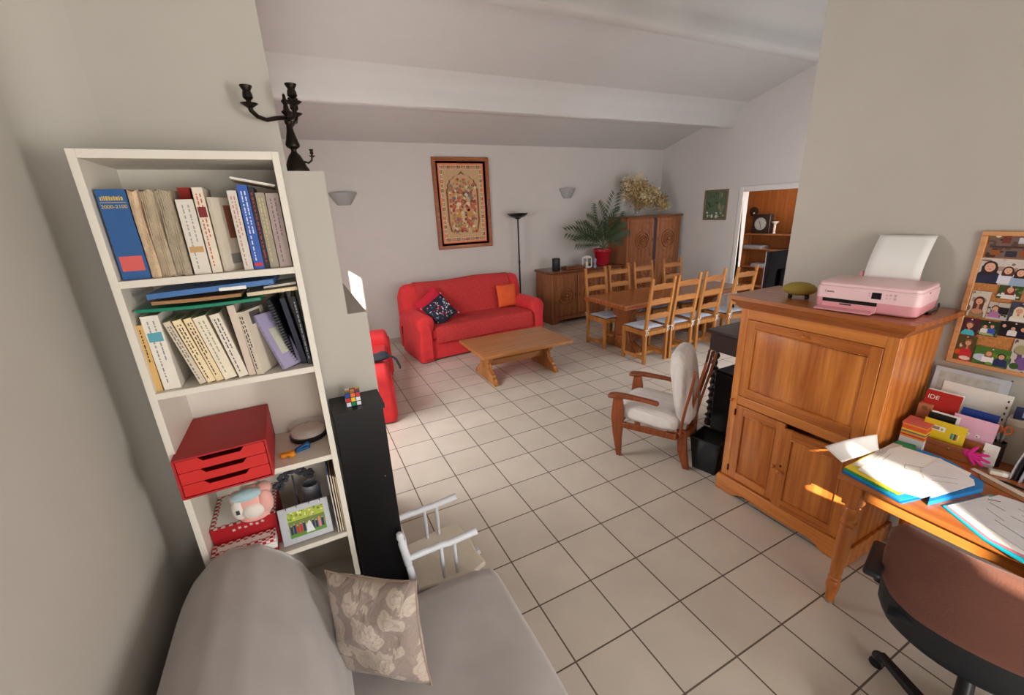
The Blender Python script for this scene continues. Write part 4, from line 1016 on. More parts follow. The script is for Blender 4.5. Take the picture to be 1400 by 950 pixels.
# dried flowers in glass on the tall cupboard
t = thing('dried_bouquet', 'glass vase of beige dried flowers on top of the tall cupboard', 'dried flowers', (5.92, 6.45, 1.8005))
mt, nt, bb = new_mat('vase_glass'); bb.inputs['Transmission Weight'].default_value = .7; bb.inputs['Roughness'].default_value = .1; bb.inputs['Base Color'].default_value = (.55, .55, .5, 1); bb.inputs['Alpha'].default_value = .6
B().lathe([(0, 0), (.07, 0), (.072, .01), (.05, .05), (.045, .09), (.07, .13), (.066, .13), (.04, .09), (.045, .05), (.06, .012), (0, .01)], 24).obj('vase', mt, t)
DM = [plain('dried_straw', rgb(186, 158, 108), .9, var=.2, vs=30), plain('dried_tan', rgb(154, 126, 84), .9, var=.2, vs=30), plain('dried_cream', rgb(214, 198, 160), .9, var=.15), plain('dried_olive', rgb(110, 100, 58), .9)]
rnd = random.Random(33)
stems = B(); heads = B()
for k in range(110):
    u = rnd.uniform(-1, 1)
    ex = rnd.choice([rnd.uniform(-.30, .10), rnd.uniform(-.05, .62)]); ez = .40-.28*max(0, ex)+(.18 if ex < -.02 else 0)*rnd.random()+rnd.uniform(-.12, .16)
    ey = rnd.uniform(-.18, .14)
    p0 = Vector((0, 0, .06)); p2 = Vector((ex, ey, max(.15, ez))); p1 = Vector((ex*.35, ey*.4, .30))
    pts = [tuple(p0*(1-s_)**2+p1*2*s_*(1-s_)+p2*s_*s_) for s_ in (0, .33, .66, 1)]
    stems.mi = 1; stems.tube(pts, .0022, 4, cap=False)
    heads.mi = rnd.choice([0, 0, 1, 2, 3] if ex > -.1 or k % 3 else [2, 2, 0])
    for q in range(40):
        c = p2+Vector((rnd.gauss(0, .042), rnd.gauss(0, .035), rnd.gauss(0, .045)))
        a = Vector((rnd.uniform(-1, 1), rnd.uniform(-1, 1), rnd.uniform(-1, 1))).normalized()*rnd.uniform(.014, .026); d_ = a.cross(Vector((rnd.random(), rnd.random(), rnd.random())))*.7
        heads.put([c-a, c+d_, c+a, c-d_], [(0, 1, 2, 3)])
for k in range(9):            # pale honesty seed-heads rising above
    c = Vector((-.06+rnd.uniform(-.08, .08), rnd.uniform(-.05, .05), .58+rnd.uniform(-.06, .14))); heads.mi = 2
    heads.put([(c.x+.03*math.cos(a*PI/4), c.y, c.z+.036*math.sin(a*PI/4)) for a in range(8)], [tuple(range(8))])
    stems.tube([(0, 0, .1), (c.x*.5, c.y*.5, .35), tuple(c)], .0018, 4, cap=False)
stems.obj('stems', DM, t, weld=False); heads.obj('dried_blooms', DM, t, weld=False, kind='stuff')

# ================================================================ dining table and chairs
t = thing('dining_table', 'long heavy wooden trestle dining table', 'dining table', (4.86, 4.56, 0))
b = B(); b.box(-1.20, 1.20, -.45, .45, .685, .75); b.obj('tabletop', M_TABLE, t, bevel=.016, seg=3)
for s_ in (-1, 1):
    x = s_*.82
    half = [(.33, 0), (.33, .07), (.27, .10), (.17, .15), (.14, .30), (.15, .45), (.20, .56), (.28, .63), (.34, .685)]
    poly = half+[(-a, c) for a, c in reversed(half)]
    b = B(); b.prism(poly, x-.055, x+.055, lambda u, v, w2: (w2, u, v)); b.obj('trestle_leg', M_TABLE_Z, t, bevel=.006)
B().box(-.92, .92, -.05, .05, .10, .21).obj('floor_beam', M_TABLE, t, bevel=.006)
M_PAD = plain('pale_blue_seat_pad', rgb(196, 202, 216), .9, bump=.2, bs=90, var=.08, vs=18); M_TIE = C(226, 222, 214)
def ladder_chair(label, loc, rz, group):
    t = thing('dining_chair', label, 'chair', loc, rz, group)
    for s_ in (-1, 1):
        b = B(); x = s_*.185
        b.bar((x, -.19, 0), (x, -.19, .46), .038, .042, (0, 1, 0)); b.bar((x, -.19, .46), (x, -.272, 1.13), .038, .042, (0, 1, 0), .034, .032)
        b.obj('back_post', M_OAK, t, bevel=.004)
        B().box(x-.02, x+.02, .18, .22, 0, .435).obj('front_leg', M_OAK, t, bevel=.003)
        B().box(x-.013, x+.013, -.17, .18, .055, .10).obj('side_stretcher', M_OAK, t, bevel=.003)
        B().box(x-.013, x+.013, -.17, .18, .385, .432).obj('side_rail', M_OAK, t, bevel=.003)
    B().box(-.17, .17, -.013, .013, .055, .09).obj('cross_stretcher', M_OAK, t, bevel=.003)
    B().box(-.17, .17, .187, .213, .385, .432).obj('front_rail', M_OAK, t, bevel=.003)
    B().box(-.17, .17, -.205, -.175, .385, .440).obj('rear_rail', M_OAK, t, bevel=.003)
    B().box(-.195, .195, -.165, .225, .432, .446).obj('seat', M_OAK, t, bevel=.004)
    for z0 in (.60, .79, .98):
        b = B(); zz = z0+.04
        poly = [(-.17, z0), (.17, z0), (.17, z0+.062), (.10, z0+.075), (.06, z0+.070), (0, z0+.082), (-.06, z0+.070), (-.10, z0+.075), (-.17, z0+.062)]
        b.prism(poly, -.01, .01, lambda u, v, w2: (u, -.19-(v-.46)*.1224+w2-.006*(1-(u/.17)**2), v)); b.obj('back_slat', M_OAK_X, t, bevel=.003)
    b = B()
    n = 12
    def pad(sg):
        def g(i, j):
            u, v = 2*i-1, 2*j-1; k = max(0, (1-abs(u)**4)*(1-abs(v)**4))**.5
            return (u*.185, .03+v*.185, .462+sg*.017*k+(.003*math.sin(u*7+v*5) if sg > 0 else 0))
        return g
    b.grid(pad(1), n, n); b.grid(pad(-1), n, n); b.obj('seat_pad', M_PAD, t)
    for s_ in (-1, 1):
        b = B(); x = s_*.185
        b.tube([(x-.022, -.213, .470), (x+.022, -.213, .466)], .0055, 6); b.tube([(x, -.213, .468), (x-.012, -.222, .43), (x-.018, -.215, .395)], .004, 6)
        b.tube([(x, -.213, .468), (x+.018, -.224, .44), (x+.016, -.216, .405)], .004, 6); b.tube([(x+.01, -.216, .47), (x+.03, -.225, .485), (x+.035, -.22, .462), (x+.005, -.215, .468)], .003, 6)
        b.obj('pad_tie', M_TIE, t)
    return t
gn = 'ladder-back chairs on the near side of the table'; gf = 'ladder-back chairs on the far side of the table'
c0 = ladder_chair('ladder-back chair nearest the camera, at the near left of the dining table', (3.975, 4.07, 0), R(1), gn)
for (x, y, rz, lab, g) in ((4.43, 4.07, -1, 'ladder-back chair second from the left on the near side of the table', gn), (4.93, 4.09, 1, 'ladder-back chair third from the left on the near side of the table', gn),
                           (5.52, 4.04, -2, 'ladder-back chair at the right end of the near side, by the doorway', gn),
                           (3.96, 4.87, 181, 'ladder-back chair at the far left of the table, in front of the sideboard', gf), (4.44, 4.92, 179, 'ladder-back chair second from the left on the far side, before the plant pot', gf),
                           (4.95, 4.93, 180, 'ladder-back chair third from the left on the far side, before the tall cupboard', gf), (5.58, 4.93, 178, 'ladder-back chair farthest from the camera, right end of the far side', gf)):
    c = copy_tree(c0); c.location = (x, y, 0); c.rotation_euler = (0, 0, R(rz)); c['label'] = lab; c['group'] = g

# ================================================================ passage beyond the doorway
t = thing('wall_shelf_unit', 'dark open wooden shelf unit seen through the doorway', 'shelf unit', (0, 0, 0))
for y in (4.30, 5.45): B().box(7.62, 7.98, y, y+.03, 0, 1.62).obj('side_panel', M_PASS, t, bevel=.002)
for z in (.45, .80, 1.13, 1.40): B().box(7.62, 7.98, 4.33, 5.45, z-.022, z).obj('shelf', M_BUFF, t, bevel=.002)
t = thing('mantel_clock', 'dark square clock with pale round face on the shelf through the doorway', 'clock', (7.72, 5.12, 1.4005), -PI/2)
B().box(-.17, .17, -.05, .06, 0, .34).obj('case', M_DARKW, t, bevel=.01)
b = B(); b.M = Matrix.Translation((0, -.052, .17)) @ Matrix.Rotation(PI/2, 4, 'X'); b.lathe([(0, 0), (.105, 0), (.11, .006), (0, .006)], 32); b.obj('dial', C(176, 174, 166), t)
b = B(); b.bar((0, -.061, .17), (-.03, -.061, .22), .008, .003, (0, 1, 0)); b.bar((0, -.061, .17), (.02, -.061, .09), .006, .003, (0, 1, 0))
for k in range(12): a = k*PI/6; b.bar((.085*math.cos(a), -.060, .17+.085*math.sin(a)), (.10*math.cos(a), -.060, .17+.10*math.sin(a)), .006, .003, (0, 1, 0))
b.obj('hands', M_INK, t)
t = thing('round_ornament', 'small dark round ornament above and left of the clock', 'ornament', (7.97, 5.48, 1.78), -PI/2)
b = B(); b.lathe([(0, -.02), (.05, -.015), (.085, 0), (.085, .01), (.05, .02), (0, .03)], 20); b.M = None; b.obj('plate', M_DARKW, t, rot=(PI/2, 0, 0))
B().ell((.02, -.035, -.03), (.02, .012, .02), 10, 8).obj('medallion', C(190, 180, 160), t)
t = thing('white_dish', 'small pale dish standing at the right of the clock', 'dish', (7.75, 4.90, 1.4005), -PI/2)
B().lathe([(0, 0), (.03, 0), (.02, .02), (.02, .16), (.06, .20), (.055, .21), (0, .18)], 20).obj('body', C(206, 196, 178), t)
for k, (y, z, lab) in enumerate(((5.22, 1.1305, 'stack of pale magazines on the upper shelf through the doorway'), (5.02, .8005, 'pale papers lying on the lower shelf through the doorway'))):
    t = thing('paper_pile', lab, 'papers', (7.76, y, z), R(5), 'paper piles on the passage shelves')
    b = B()
    for q in range(5): o_ = .01*math.sin(q*2.3); b.box(-.12+o_, .12+o_, -.17-o_, .17-o_, q*.011, q*.011+.009)
    b.obj('sheets', C(150, 150, 156), t)

# ================================================================ console, television, speaker behind the pine cabinet
t = thing('console_table', 'dark wooden console with barley-twist leg half hidden behind the pine cabinet', 'console table', (0, 0, 0))
x0, x1, y0, y1, zt = 3.10, 4.15, 1.90, 2.44, .925
B().box(x0, x1, y0, y1, zt-.03, zt).obj('top', M_DARKW, t, bevel=.008, seg=3)
B().box(x0+.03, x1-.03, y0+.03, y1-.03, zt-.19, zt-.03).obj('apron', M_DARKW, t, bevel=.004)
for x in (x0+.07, x1-.07):
    for y in (y0+.07, y1-.07):
        b = B(); n = 60; vs = []; seg = 12
        for q in range(n+1):
            z = .05+(zt-.24)*q/n; tw = q*.55
            for k in range(seg):
                a = 2*PI*k/seg; r_ = .024+.009*math.cos(2*(a-tw)); vs.append((x+r_*math.cos(a)+.006*math.cos(tw), y+r_*math.sin(a)+.006*math.sin(tw), z))
        fs = [(i*seg+k, i*seg+(k+1) % seg, (i+1)*seg+(k+1) % seg, (i+1)*seg+k) for i in range(n) for k in range(seg)]
        b.put(vs, fs); b.lathe([(0, 0), (.03, 0), (.036, .02), (.03, .055), (0, .055)], 14, (x, y, 0)); b.obj('leg', M_DARKW, t)
t = thing('television', 'flat black television seen edge-on behind the right-hand wall', 'television', (3.98, 2.17, .9255), R(-2))
B().box(-.55, .55, -.015, .015, .06, .655).obj('screen_panel', plain('tv_black', rgb(16, 18, 24), .2), t, bevel=.006)
B().box(-.40, .40, -.045, -.015, .12, .50).obj('rear_housing', M_BLKP, t, bevel=.015)
B().box(-.553, -.549, .010, .017, .06, .655).obj('edge_trim', M_STEEL, t)
B().box(-.02, .02, -.02, .02, .01, .08).obj('stand_neck', M_BLACK, t); B().box(-.16, .16, -.10, .10, 0, .012).obj('stand_foot', M_BLACK, t, bevel=.003)
t = thing('floor_speaker', 'tall black box speaker in shadow beside the pine cabinet', 'speaker', (2.93, 1.95, 0))
B().box(-.12, .13, -.12, .13, 0, .72).obj('cabinet', M_BLACK, t, bevel=.004)
B().box(-.132, -.12, -.11, .12, .03, .70).obj('grille', M_BLKP, t, bevel=.004)
t = thing('waste_bin', 'square black open-topped waste bin left of the pine cabinet', 'waste bin', (2.60, 1.90, 0), R(14))
a0, a1, h_ = .085, .11, .27; b = B()
b.hexa([(-a0, -a0, 0), (a0, -a0, 0), (a0, a0, 0), (-a0, a0, 0)], [(-a0, -a0, .004), (a0, -a0, .004), (a0, a0, .004), (-a0, a0, .004)])
for (p, q) in (((-1, -1), (1, -1)), ((1, -1), (1, 1)), ((1, 1), (-1, 1)), ((-1, 1), (-1, -1))):
    b.put([(p[0]*a0, p[1]*a0, 0), (q[0]*a0, q[1]*a0, 0), (q[0]*a1, q[1]*a1, h_), (p[0]*a1, p[1]*a1, h_)], [(0, 1, 2, 3)], False)
b.obj('body', M_BLKP, t, solid=.004)
b = B()
for (p, q) in (((-1, -1), (1, -1)), ((1, -1), (1, 1)), ((1, 1), (-1, 1)), ((-1, 1), (-1, -1))): b.bar((p[0]*a1, p[1]*a1, h_), (q[0]*a1, q[1]*a1, h_), .010, .010)
b.obj('rim', M_BLKP, t)

# ================================================================ wooden armchair with white cushions
t = thing('wooden_armchair', 'low wooden armchair with fanned back slats and white cushions', 'armchair', (2.455, 2.30, 0), R(30))
def fr_leg(s_):
    poly = [(.225, 0), (.262, 0), (.300, .20), (.318, .34), (.310, .46), (.300, .535), (.235, .535), (.218, .44), (.215, .32), (.225, .16)]
    b = B(); b.prism(poly, s_*.255-.016, s_*.255+.016, lambda u, v, w2: (w2, u, v)); b.obj('front_leg', M_CHERRY, t, bevel=.006, seg=3)
for s_ in (-1, 1):
    fr_leg(s_)
    b = B(); poly = [(-.30, 0), (-.255, 0), (-.205, .14), (-.185, .33), (-.255, .33), (-.275, .14)]
    b.prism(poly, s_*.19-.022, s_*.19+.022, lambda u, v, w2: (w2, u, v)); b.obj('rear_leg', M_CHERRY, t, bevel=.008, seg=3)
    # armrest: flat paddle with a drooping front knob
    pl = [(.345, .026), (.33, .040), (.29, .043), (.22, .036), (.12, .026), (.02, .024), (-.04, .026), (-.055, .014)]
    poly = [(s_*.262+w_, y) for y, w_ in pl]+[(s_*.262-w_, y) for y, w_ in reversed(pl)]
    b = B(); n = len(poly)
    def zz(y): return .548-.016*max(0, (y-.27)/.07)+.0*y-.03*max(0, (.05-y)/.1)*.4
    b.put([(x, y, zz(y)-.014) for x, y in poly]+[(x, y, zz(y)+.014) for x, y in poly], [tuple(range(n))[::-1], tuple(range(n, 2*n))]+[(i, (i+1) % n, n+(i+1) % n, n+i) for i in range(n)])
    b.obj('armrest', M_CHERRY, t, bevel=.009, seg=3)
    B().box(s_*.255-.014, s_*.255+.014, -.20, .24, .265, .315).obj('side_rail', M_CHERRY, t, bevel=.006)
b = B(); b.box(-.25, .25, .245, .275, .265, .315); b.obj('front_rail', M_CHERRY, t, bevel=.006)
b = B(); pts = [(-.25, -.12, .29), (-.235, -.20, .29), (-.17, -.255, .29), (0, -.275, .29), (.17, -.255, .29), (.235, -.20, .29), (.25, -.12, .29)]
for p, q in zip(pts, pts[1:]): b.bar(p, q, .045, .05)
b.obj('rear_rail', M_CHERRY, t, bevel=.008, seg=2)
for k in range(5):
    u = (k-2)/2; x0 = u*.225; x1 = u*.285; yb = -.262+.055*abs(u)
    top = .85+.07*(1-abs(u))
    pts = [Vector((x0+(x1-x0)*s_, yb-.012-(.10-.03*abs(u))*s_+.006*math.sin(s_*PI*1.7), .29+(top-.29)*s_)) for s_ in [q/10 for q in range(11)]]
    b = B()
    rad = [.018, .017, .016, .017, .019, .021, .020, .018, .016, .015, .012]
    vs = []
    for p, r_ in zip(pts, rad):
        vs += [(p.x-r_, p.y-.009, p.z), (p.x+r_, p.y-.009, p.z), (p.x+r_, p.y+.009, p.z), (p.x-r_, p.y+.009, p.z)]
    fs = [(i*4+j, i*4+(j+1) % 4, i*4+4+(j+1) % 4, i*4+4+j) for i in range(10) for j in range(4)]+[(3, 2, 1, 0), (40, 41, 42, 43)]
    b.put(vs, fs); b.obj('back_slat', M_CHERRY, t, bevel=.006)
def crepe():
    mt, nt, b = new_mat('white_ribbed_cloth')
    wv = nt.nodes.new('ShaderNodeTexNoise'); wv.inputs['Scale'].default_value = 1.0; wv.inputs['Detail'].default_value = 2
    nt.links.new(coords(nt, (95, 9, 9)), wv.inputs['Vector'])
    nt.links.new(ramp(nt, wv.outputs[0], [(0.2, rgb(206, 198, 194)), (0.8, rgb(226, 220, 216))]), b.inputs['Base Color']); b.inputs['Roughness'].default_value = .95
    add_bump(nt, b, wv.outputs[0], .9, .008); return mt
M_CREPE = crepe()
def block(w_, d_, h_, wr, seed):     # plump box cushion, local centre
    rnd = random.Random(seed); ph = [rnd.uniform(0, 6) for _ in range(5)]
    def f(i, j):
        th = -PI/2+PI*j; an = 2*PI*i
        def se(v, p): return math.copysign(abs(v)**p, v)
        x = w_/2*se(math.cos(th), .45)*se(math.cos(an), .45); y = d_/2*se(math.cos(th), .45)*se(math.sin(an), .45); z = h_/2*se(math.sin(th), .75)
        k = 1+wr*math.sin(9*an+ph[0]+6*th)+wr*math.sin(15*an+4*th+ph[1])*.6
        return (x*k, y*k, z*(1+.06*math.sin(7*x/w_+ph[2])))
    b = B(); b.grid(f, 64, 26); return b
block(.50, .52, .15, .010, 1).obj('seat_cushion', M_CREPE, t, loc=(0, .03, .375), rot=(R(4), 0, 0), angle=80)
b = block(.43, .60, .15, .012, 2); b.obj('back_cushion', M_CREPE, t, loc=(0, -.185, .645), rot=(R(80), 0, 0), angle=80)
# ================================================================ pine secretary cabinet
t = thing('pine_cabinet', 'tall orange pine secretary cabinet against the right wall, under the printer', 'cabinet', (0, 0, 0))
fx, y0, y1, zb, zt = 2.460, .875, 1.690, .125, 1.345
b = B(); b.box(fx+.022, 2.90, y0, y0+.022, zb, zt); b.obj('side_panel', M_PINE, t, bevel=.002)
b = B(); b.box(fx+.022, 2.90, y1-.022, y1, zb, zt); b.obj('side_panel', M_PINE, t, bevel=.002)
B().box(2.885, 2.90, y0+.022, y1-.022, zb, zt).obj('back_panel', M_PINE, t)
B().box(fx+.03, 2.885, y0+.022, y1-.022, .60, .62).obj('inner_shelf', M_PINE_Y, t)
b = B(); b.box(fx, fx+.022, y0, y0+.052, zb, zt); b.obj('front_stile', M_PINE, t, bevel=.003)
b = B(); b.box(fx, fx+.022, y1-.052, y1, zb, zt); b.obj('front_stile', M_PINE, t, bevel=.003)
B().box(fx, fx+.022, y0+.052, y1-.052, 1.275, zt).obj('frieze', M_PINE_Y, t, bevel=.002)
B().box(fx-.004, fx+.022, y0+.052, y1-.052, .690, .752).obj('middle_rail', M_PINE_Y, t, bevel=.006, seg=3)
# cornice
prof = [(0, 1.335), (-.012, 1.340), (-.016, 1.350), (-.022, 1.356), (-.030, 1.372), (-.045, 1.384), (-.050, 1.392), (-.062, 1.396), (-.062, 1.420), (0, 1.420)]
b = B()
rings = []
for u, z in prof: rings.append([(2.905, y1-u, z), (fx+u, y1-u, z), (fx+u, y0+u, z), (2.905, y0+u, z)])
vs = [v for r_ in rings for v in r_]
fs = [(i*4+j, i*4+j+1, i*4+5+j, i*4+4+j) for i in range(len(rings)-1) for j in range(3)]
fs += [(0, 1, 2, 3), tuple((len(rings)-1)*4+j for j in range(4)), tuple(i*4 for i in range(len(rings)))[::-1], tuple(i*4+3 for i in range(len(rings)))]
b.put(vs, fs, False); b.obj('cornice', M_PINE_T, t)
# plinth with scalloped lower edge
b = B()
pl = [(y0-.018, 0), (y0+.10, 0), (y0+.13, .012), (y0+.16, .03), (y0+.20, .042), (y0+.26, .036), (y0+.32, .030), (y1-.32, .030), (y1-.26, .036), (y1-.20, .042), (y1-.16, .03), (y1-.13, .012), (y1-.10, 0), (y1+.018, 0), (y1+.018, .10), (y1+.008, .125), (y0-.008, .125), (y0-.018, .10)]
b.prism(pl, fx-.022, fx, lambda u, v, w2: (w2, u, v)); b.obj('plinth', M_PINE_Y, t, bevel=.004)
B().box(fx, 2.90, y0-.018, y0, 0, .115).obj('plinth', M_PINE_Y, t, bevel=.004); B().box(fx, 2.90, y1, y1+.018, 0, .115).obj('plinth', M_PINE_Y, t, bevel=.004)
B().box(fx, 2.90, y0, y1, .105, .125).obj('bottom_panel', M_PINE_Y, t)
def panel_door(name, yl, yr, z0, z1, M, grain='z', rail=.052, loc=None, rot=None):
    """frame and raised panel facing -X; yl>yr"""
    mats = [M_PINE, M_PINE_Y]
    d = B()
    d.mi = 0; d.box(0, .021, yl-rail, yl, z0, z1); d.box(0, .021, yr, yr+rail, z0, z1)
    d.mi = 1; d.box(0, .021, yr+rail, yl-rail, z0, z0+rail); d.box(0, .021, yr+rail, yl-rail, z1-rail, z1)
    o = d.obj(name, mats, t, bevel=.003, loc=loc or (fx-.004, 0, 0), rot=rot)
    p = B(); a, c, e, f = yr+rail, yl-rail, z0+rail, z1-rail
    p.box(.010, .018, a, c, e, f)
    def q(k, x): return [(x, c-k, e+k), (x, a+k, e+k), (x, a+k, f-k), (x, c-k, f-k)]
    p.hexa(q(.004, .010), q(.028, .003))
    p.obj('panel', M_PINE, o, bevel=.0015)
    m2 = B()
    for (ya, yb2, za, zb2) in ((a, c, e, e+.007), (a, c, f-.007, f), (a, a+.007, e+.007, f-.007), (c-.007, c, e+.007, f-.007)): m2.box(-.003, .011, ya, yb2, za, zb2)
    m2.obj('moulding', M_PINE, o, bevel=.002)
    return o
def knob(parent, x, y, z, r=.013):
    b = B(); b.M = Matrix.Translation((x, y, z)) @ Matrix.Rotation(-PI/2, 4, 'Y')
    b.lathe([(.006, -.002), (.005, .010), (r*.8, .013), (r, .019), (r*.85, .026), (r*.3, .030), (0, .030)], 18); b.obj('knob', M_PINE, parent)
d = panel_door('drop_front', y1-.054, y0+.054, .757, 1.272, None)
knob(d, 0, 1.288, 1.245)
d1 = panel_door('door', y1-.054, 1.310, .132, .684, None); knob(d1, 0, 1.333, .385)
# right door slightly ajar, hinged on its right
PIV = y0+.054
d2 = panel_door('door', 1.306-PIV, 0, .130, .668, None, loc=(fx-.004, PIV, 0), rot=(0, 0, R(4.5))); knob(d2, 0, 1.283-PIV, .385)
B().box(-.001, .0005, 1.283-PIV-.005, 1.283-PIV+.005, .41, .425).obj('keyhole_plate', M_IRON, d2)
for z in (.20, .63): B().tube([(fx-.008, y1-.053, z-.022), (fx-.008, y1-.053, z+.022)], .005, 8).obj('hinge', M_IRON, t)
knob(t, fx-.004, y1-.026, .715, .010); knob(t, fx-.004, y0+.026, .715, .010)

# ================================================================ printer
CT = 1.4205
t = thing('inkjet_printer', 'pink home printer with white sheet sticking up, on the pine cabinet', 'printer', (2.642, 1.088, CT), R(-82))
MP1 = plain('pink_plastic_light', rgb(240, 202, 206), .38, var=.015, coat=.1); MP2 = plain('pink_plastic_deep', rgb(226, 156, 164), .38, var=.02, coat=.1)
def rr(hx, hy, r_, z, n=5):
    pts = []
    for cx, cy, a0 in ((hx-r_, hy-r_, 0), (-hx+r_, hy-r_, PI/2), (-hx+r_, -hy+r_, PI), (hx-r_, -hy+r_, 1.5*PI)):
        for k in range(n+1): a = a0+PI/2*k/n; pts.append((cx+r_*math.cos(a), cy+r_*math.sin(a), z))
    return pts
def loft(rings):
    n = len(rings[0]); vs = [v for r_ in rings for v in r_]
    fs = [(i*n+j, i*n+(j+1) % n, (i+1)*n+(j+1) % n, (i+1)*n+j) for i in range(len(rings)-1) for j in range(n)]
    fs += [tuple(range(n))[::-1], tuple((len(rings)-1)*n+j for j in range(n))]
    b = B(); b.put(vs, fs); return b
loft([rr(.200, .150, .03, .004), rr(.208, .158, .03, .012), rr(.2125, .16, .03, .058)]).obj('lower_body', MP2, t)
loft([rr(.2125, .16, .03, .058), rr(.2125, .16, .03, .112), rr(.2085, .156, .028, .120)]).obj('upper_body', MP1, t)
loft([rr(.207, .154, .028, .121), rr(.207, .154, .028, .134), rr(.200, .148, .026, .139)]).obj('scanner_lid', MP1, t)
b = B(); b.box(-.175, .055, -.1613, -.159, .040, .058); b.obj('output_slot', M_BLACK, t)
b = B(); b.box(-.176, .056, -.166, -.159, .004, .040); b.obj('tray_door', MP2, t, bevel=.003)
b = B(); b.hexa([(-.190, -.215, .003), (.05, -.215, .003), (.05, -.16, .003), (-.190, -.16, .003)], [(-.190, -.215, .011), (.05, -.215, .011), (.05, -.16, .016), (-.190, -.16, .016)]); b.obj('output_tray', MP2, t, bevel=.003)
B().box(-.095, -.045, -.1668, -.1655, .030, .037).obj('tray_notch', M_INK, t)
b = B(); b.box(.028, .066, -.1618, -.1595, .076, .108); b.obj('display', plain('lcd_black', rgb(18, 20, 26), .15), t, bevel=.001)
lettering('brand_lettering', 'Canon', .016, M_INK, Matrix.Translation((-.150, -.1608, .093)) @ Matrix.Rotation(PI/2, 4, 'X'), t)
bt = C(200, 170, 176)
for x, z, r_ in ((.018, .102, .004), (.018, .090, .003), (.016, .074, .003), (.085, .100, .004), (.10, .102, .005), (.118, .102, .006), (.086, .086, .003), (.10, .086, .003), (.118, .086, .006)):
    b = B(); b.M = Matrix.Translation((x, -.160, z)) @ Matrix.Rotation(PI/2, 4, 'X'); b.lathe([(0, 0), (r_, 0), (r_, .0012), (0, .0012)], 14); b.obj('button', bt, t)
B().box(.176, .179, -.158, -.1545, .070, .112).obj('vent_line', M_INK, t)
B().box(.2120, .2128, -.05, -.03, .108, .114).obj('side_logo', M_INK, t)
b = B()
for s_ in (-1, 1): b.hexa([(s_*.118-.012, .135, .10), (s_*.118+.012, .135, .10), (s_*.118+.012, .158, .10), (s_*.118-.012, .158, .10)], [(s_*.118-.010, .155, .165), (s_*.118+.006, .155, .165), (s_*.118+.006, .166, .165), (s_*.118-.010, .166, .165)])
b.box(-.13, .13, .140, .160, .09, .136); b.obj('paper_feed', MP2, t, bevel=.003)
t2 = thing('printer_paper', 'white sheet of paper standing up in the back of the pink printer', 'paper', (2.642, 1.088, CT), R(-82))
b = B(); b.grid(lambda i, j: (-.105+.23*i+.008*j, .140+.055*j+.05*j*j-.012*math.sin(PI*j), .137+.228*j-.01*j*j), 6, 14); b.obj('sheet', M_PAPER, t2, solid=.0006)
t = thing('power_cable', 'black cable curling off the back corner of the pine cabinet', 'cable', (2.80, .90, CT))
B().tube([(-.11, -.02, .006), (-.05, -.022, .008), (.01, -.010, .006), (.05, .0, .010), (.075, .01, .022)], .004, 8).obj('cord', M_BLACK, t)
B().box(-.13, -.10, -.03, -.012, 0, .014).obj('plug', M_BLACK, t, bevel=.003)
t = thing('fabric_pod', 'small olive-green fabric-covered oval device on little black feet', 'wireless speaker', (2.625, 1.455, CT), R(-60))
b = B(); b.ell((0, 0, .052), (.086, .062, .040), 32, 16); b.obj('body', plain('olive_fabric', rgb(152, 134, 58), .9, bump=.3, bs=220), t)
for sx in (-1, 1):
    for sy in (-1, 1): B().ell((sx*.042, sy*.028, .010), (.012, .012, .010), 10, 8).obj('foot', M_BLACK, t)

# ================================================================ cork board with photo prints
t = thing('cork_board', 'wood-framed cork noticeboard on the right wall covered in snapshots', 'noticeboard', (2.92, .30, 1.475), -PI/2)
HW, HH = .535, .326
M_CORK = plain('cork', rgb(196, 134, 78), .95, bump=.6, bs=220, var=.2, vs=90); M_CF = wood('beech_frame', rgb(186, 126, 80), rgb(214, 158, 108), 'x', 2, .45, .1)
B().box(-HW+.015, HW-.015, -.012, 0, -HH+.015, HH-.015).obj('cork', M_CORK, t)
b = B()
for a in ((-HW, HW, HH-.022, HH), (-HW, HW, -HH, -HH+.022)): b.box(a[0], a[1], -.022, 0, a[2], a[3])
for a in ((-HW, -HW+.022), (HW-.022, HW)): b.box(a[0], a[1], -.022, 0, -HH+.022, HH-.022)
b.obj('frame', M_CF, t, bevel=.003)
SK, SK2 = (222, 170, 142), (196, 140, 112); HR = (50, 34, 28); HR2 = (140, 100, 60)
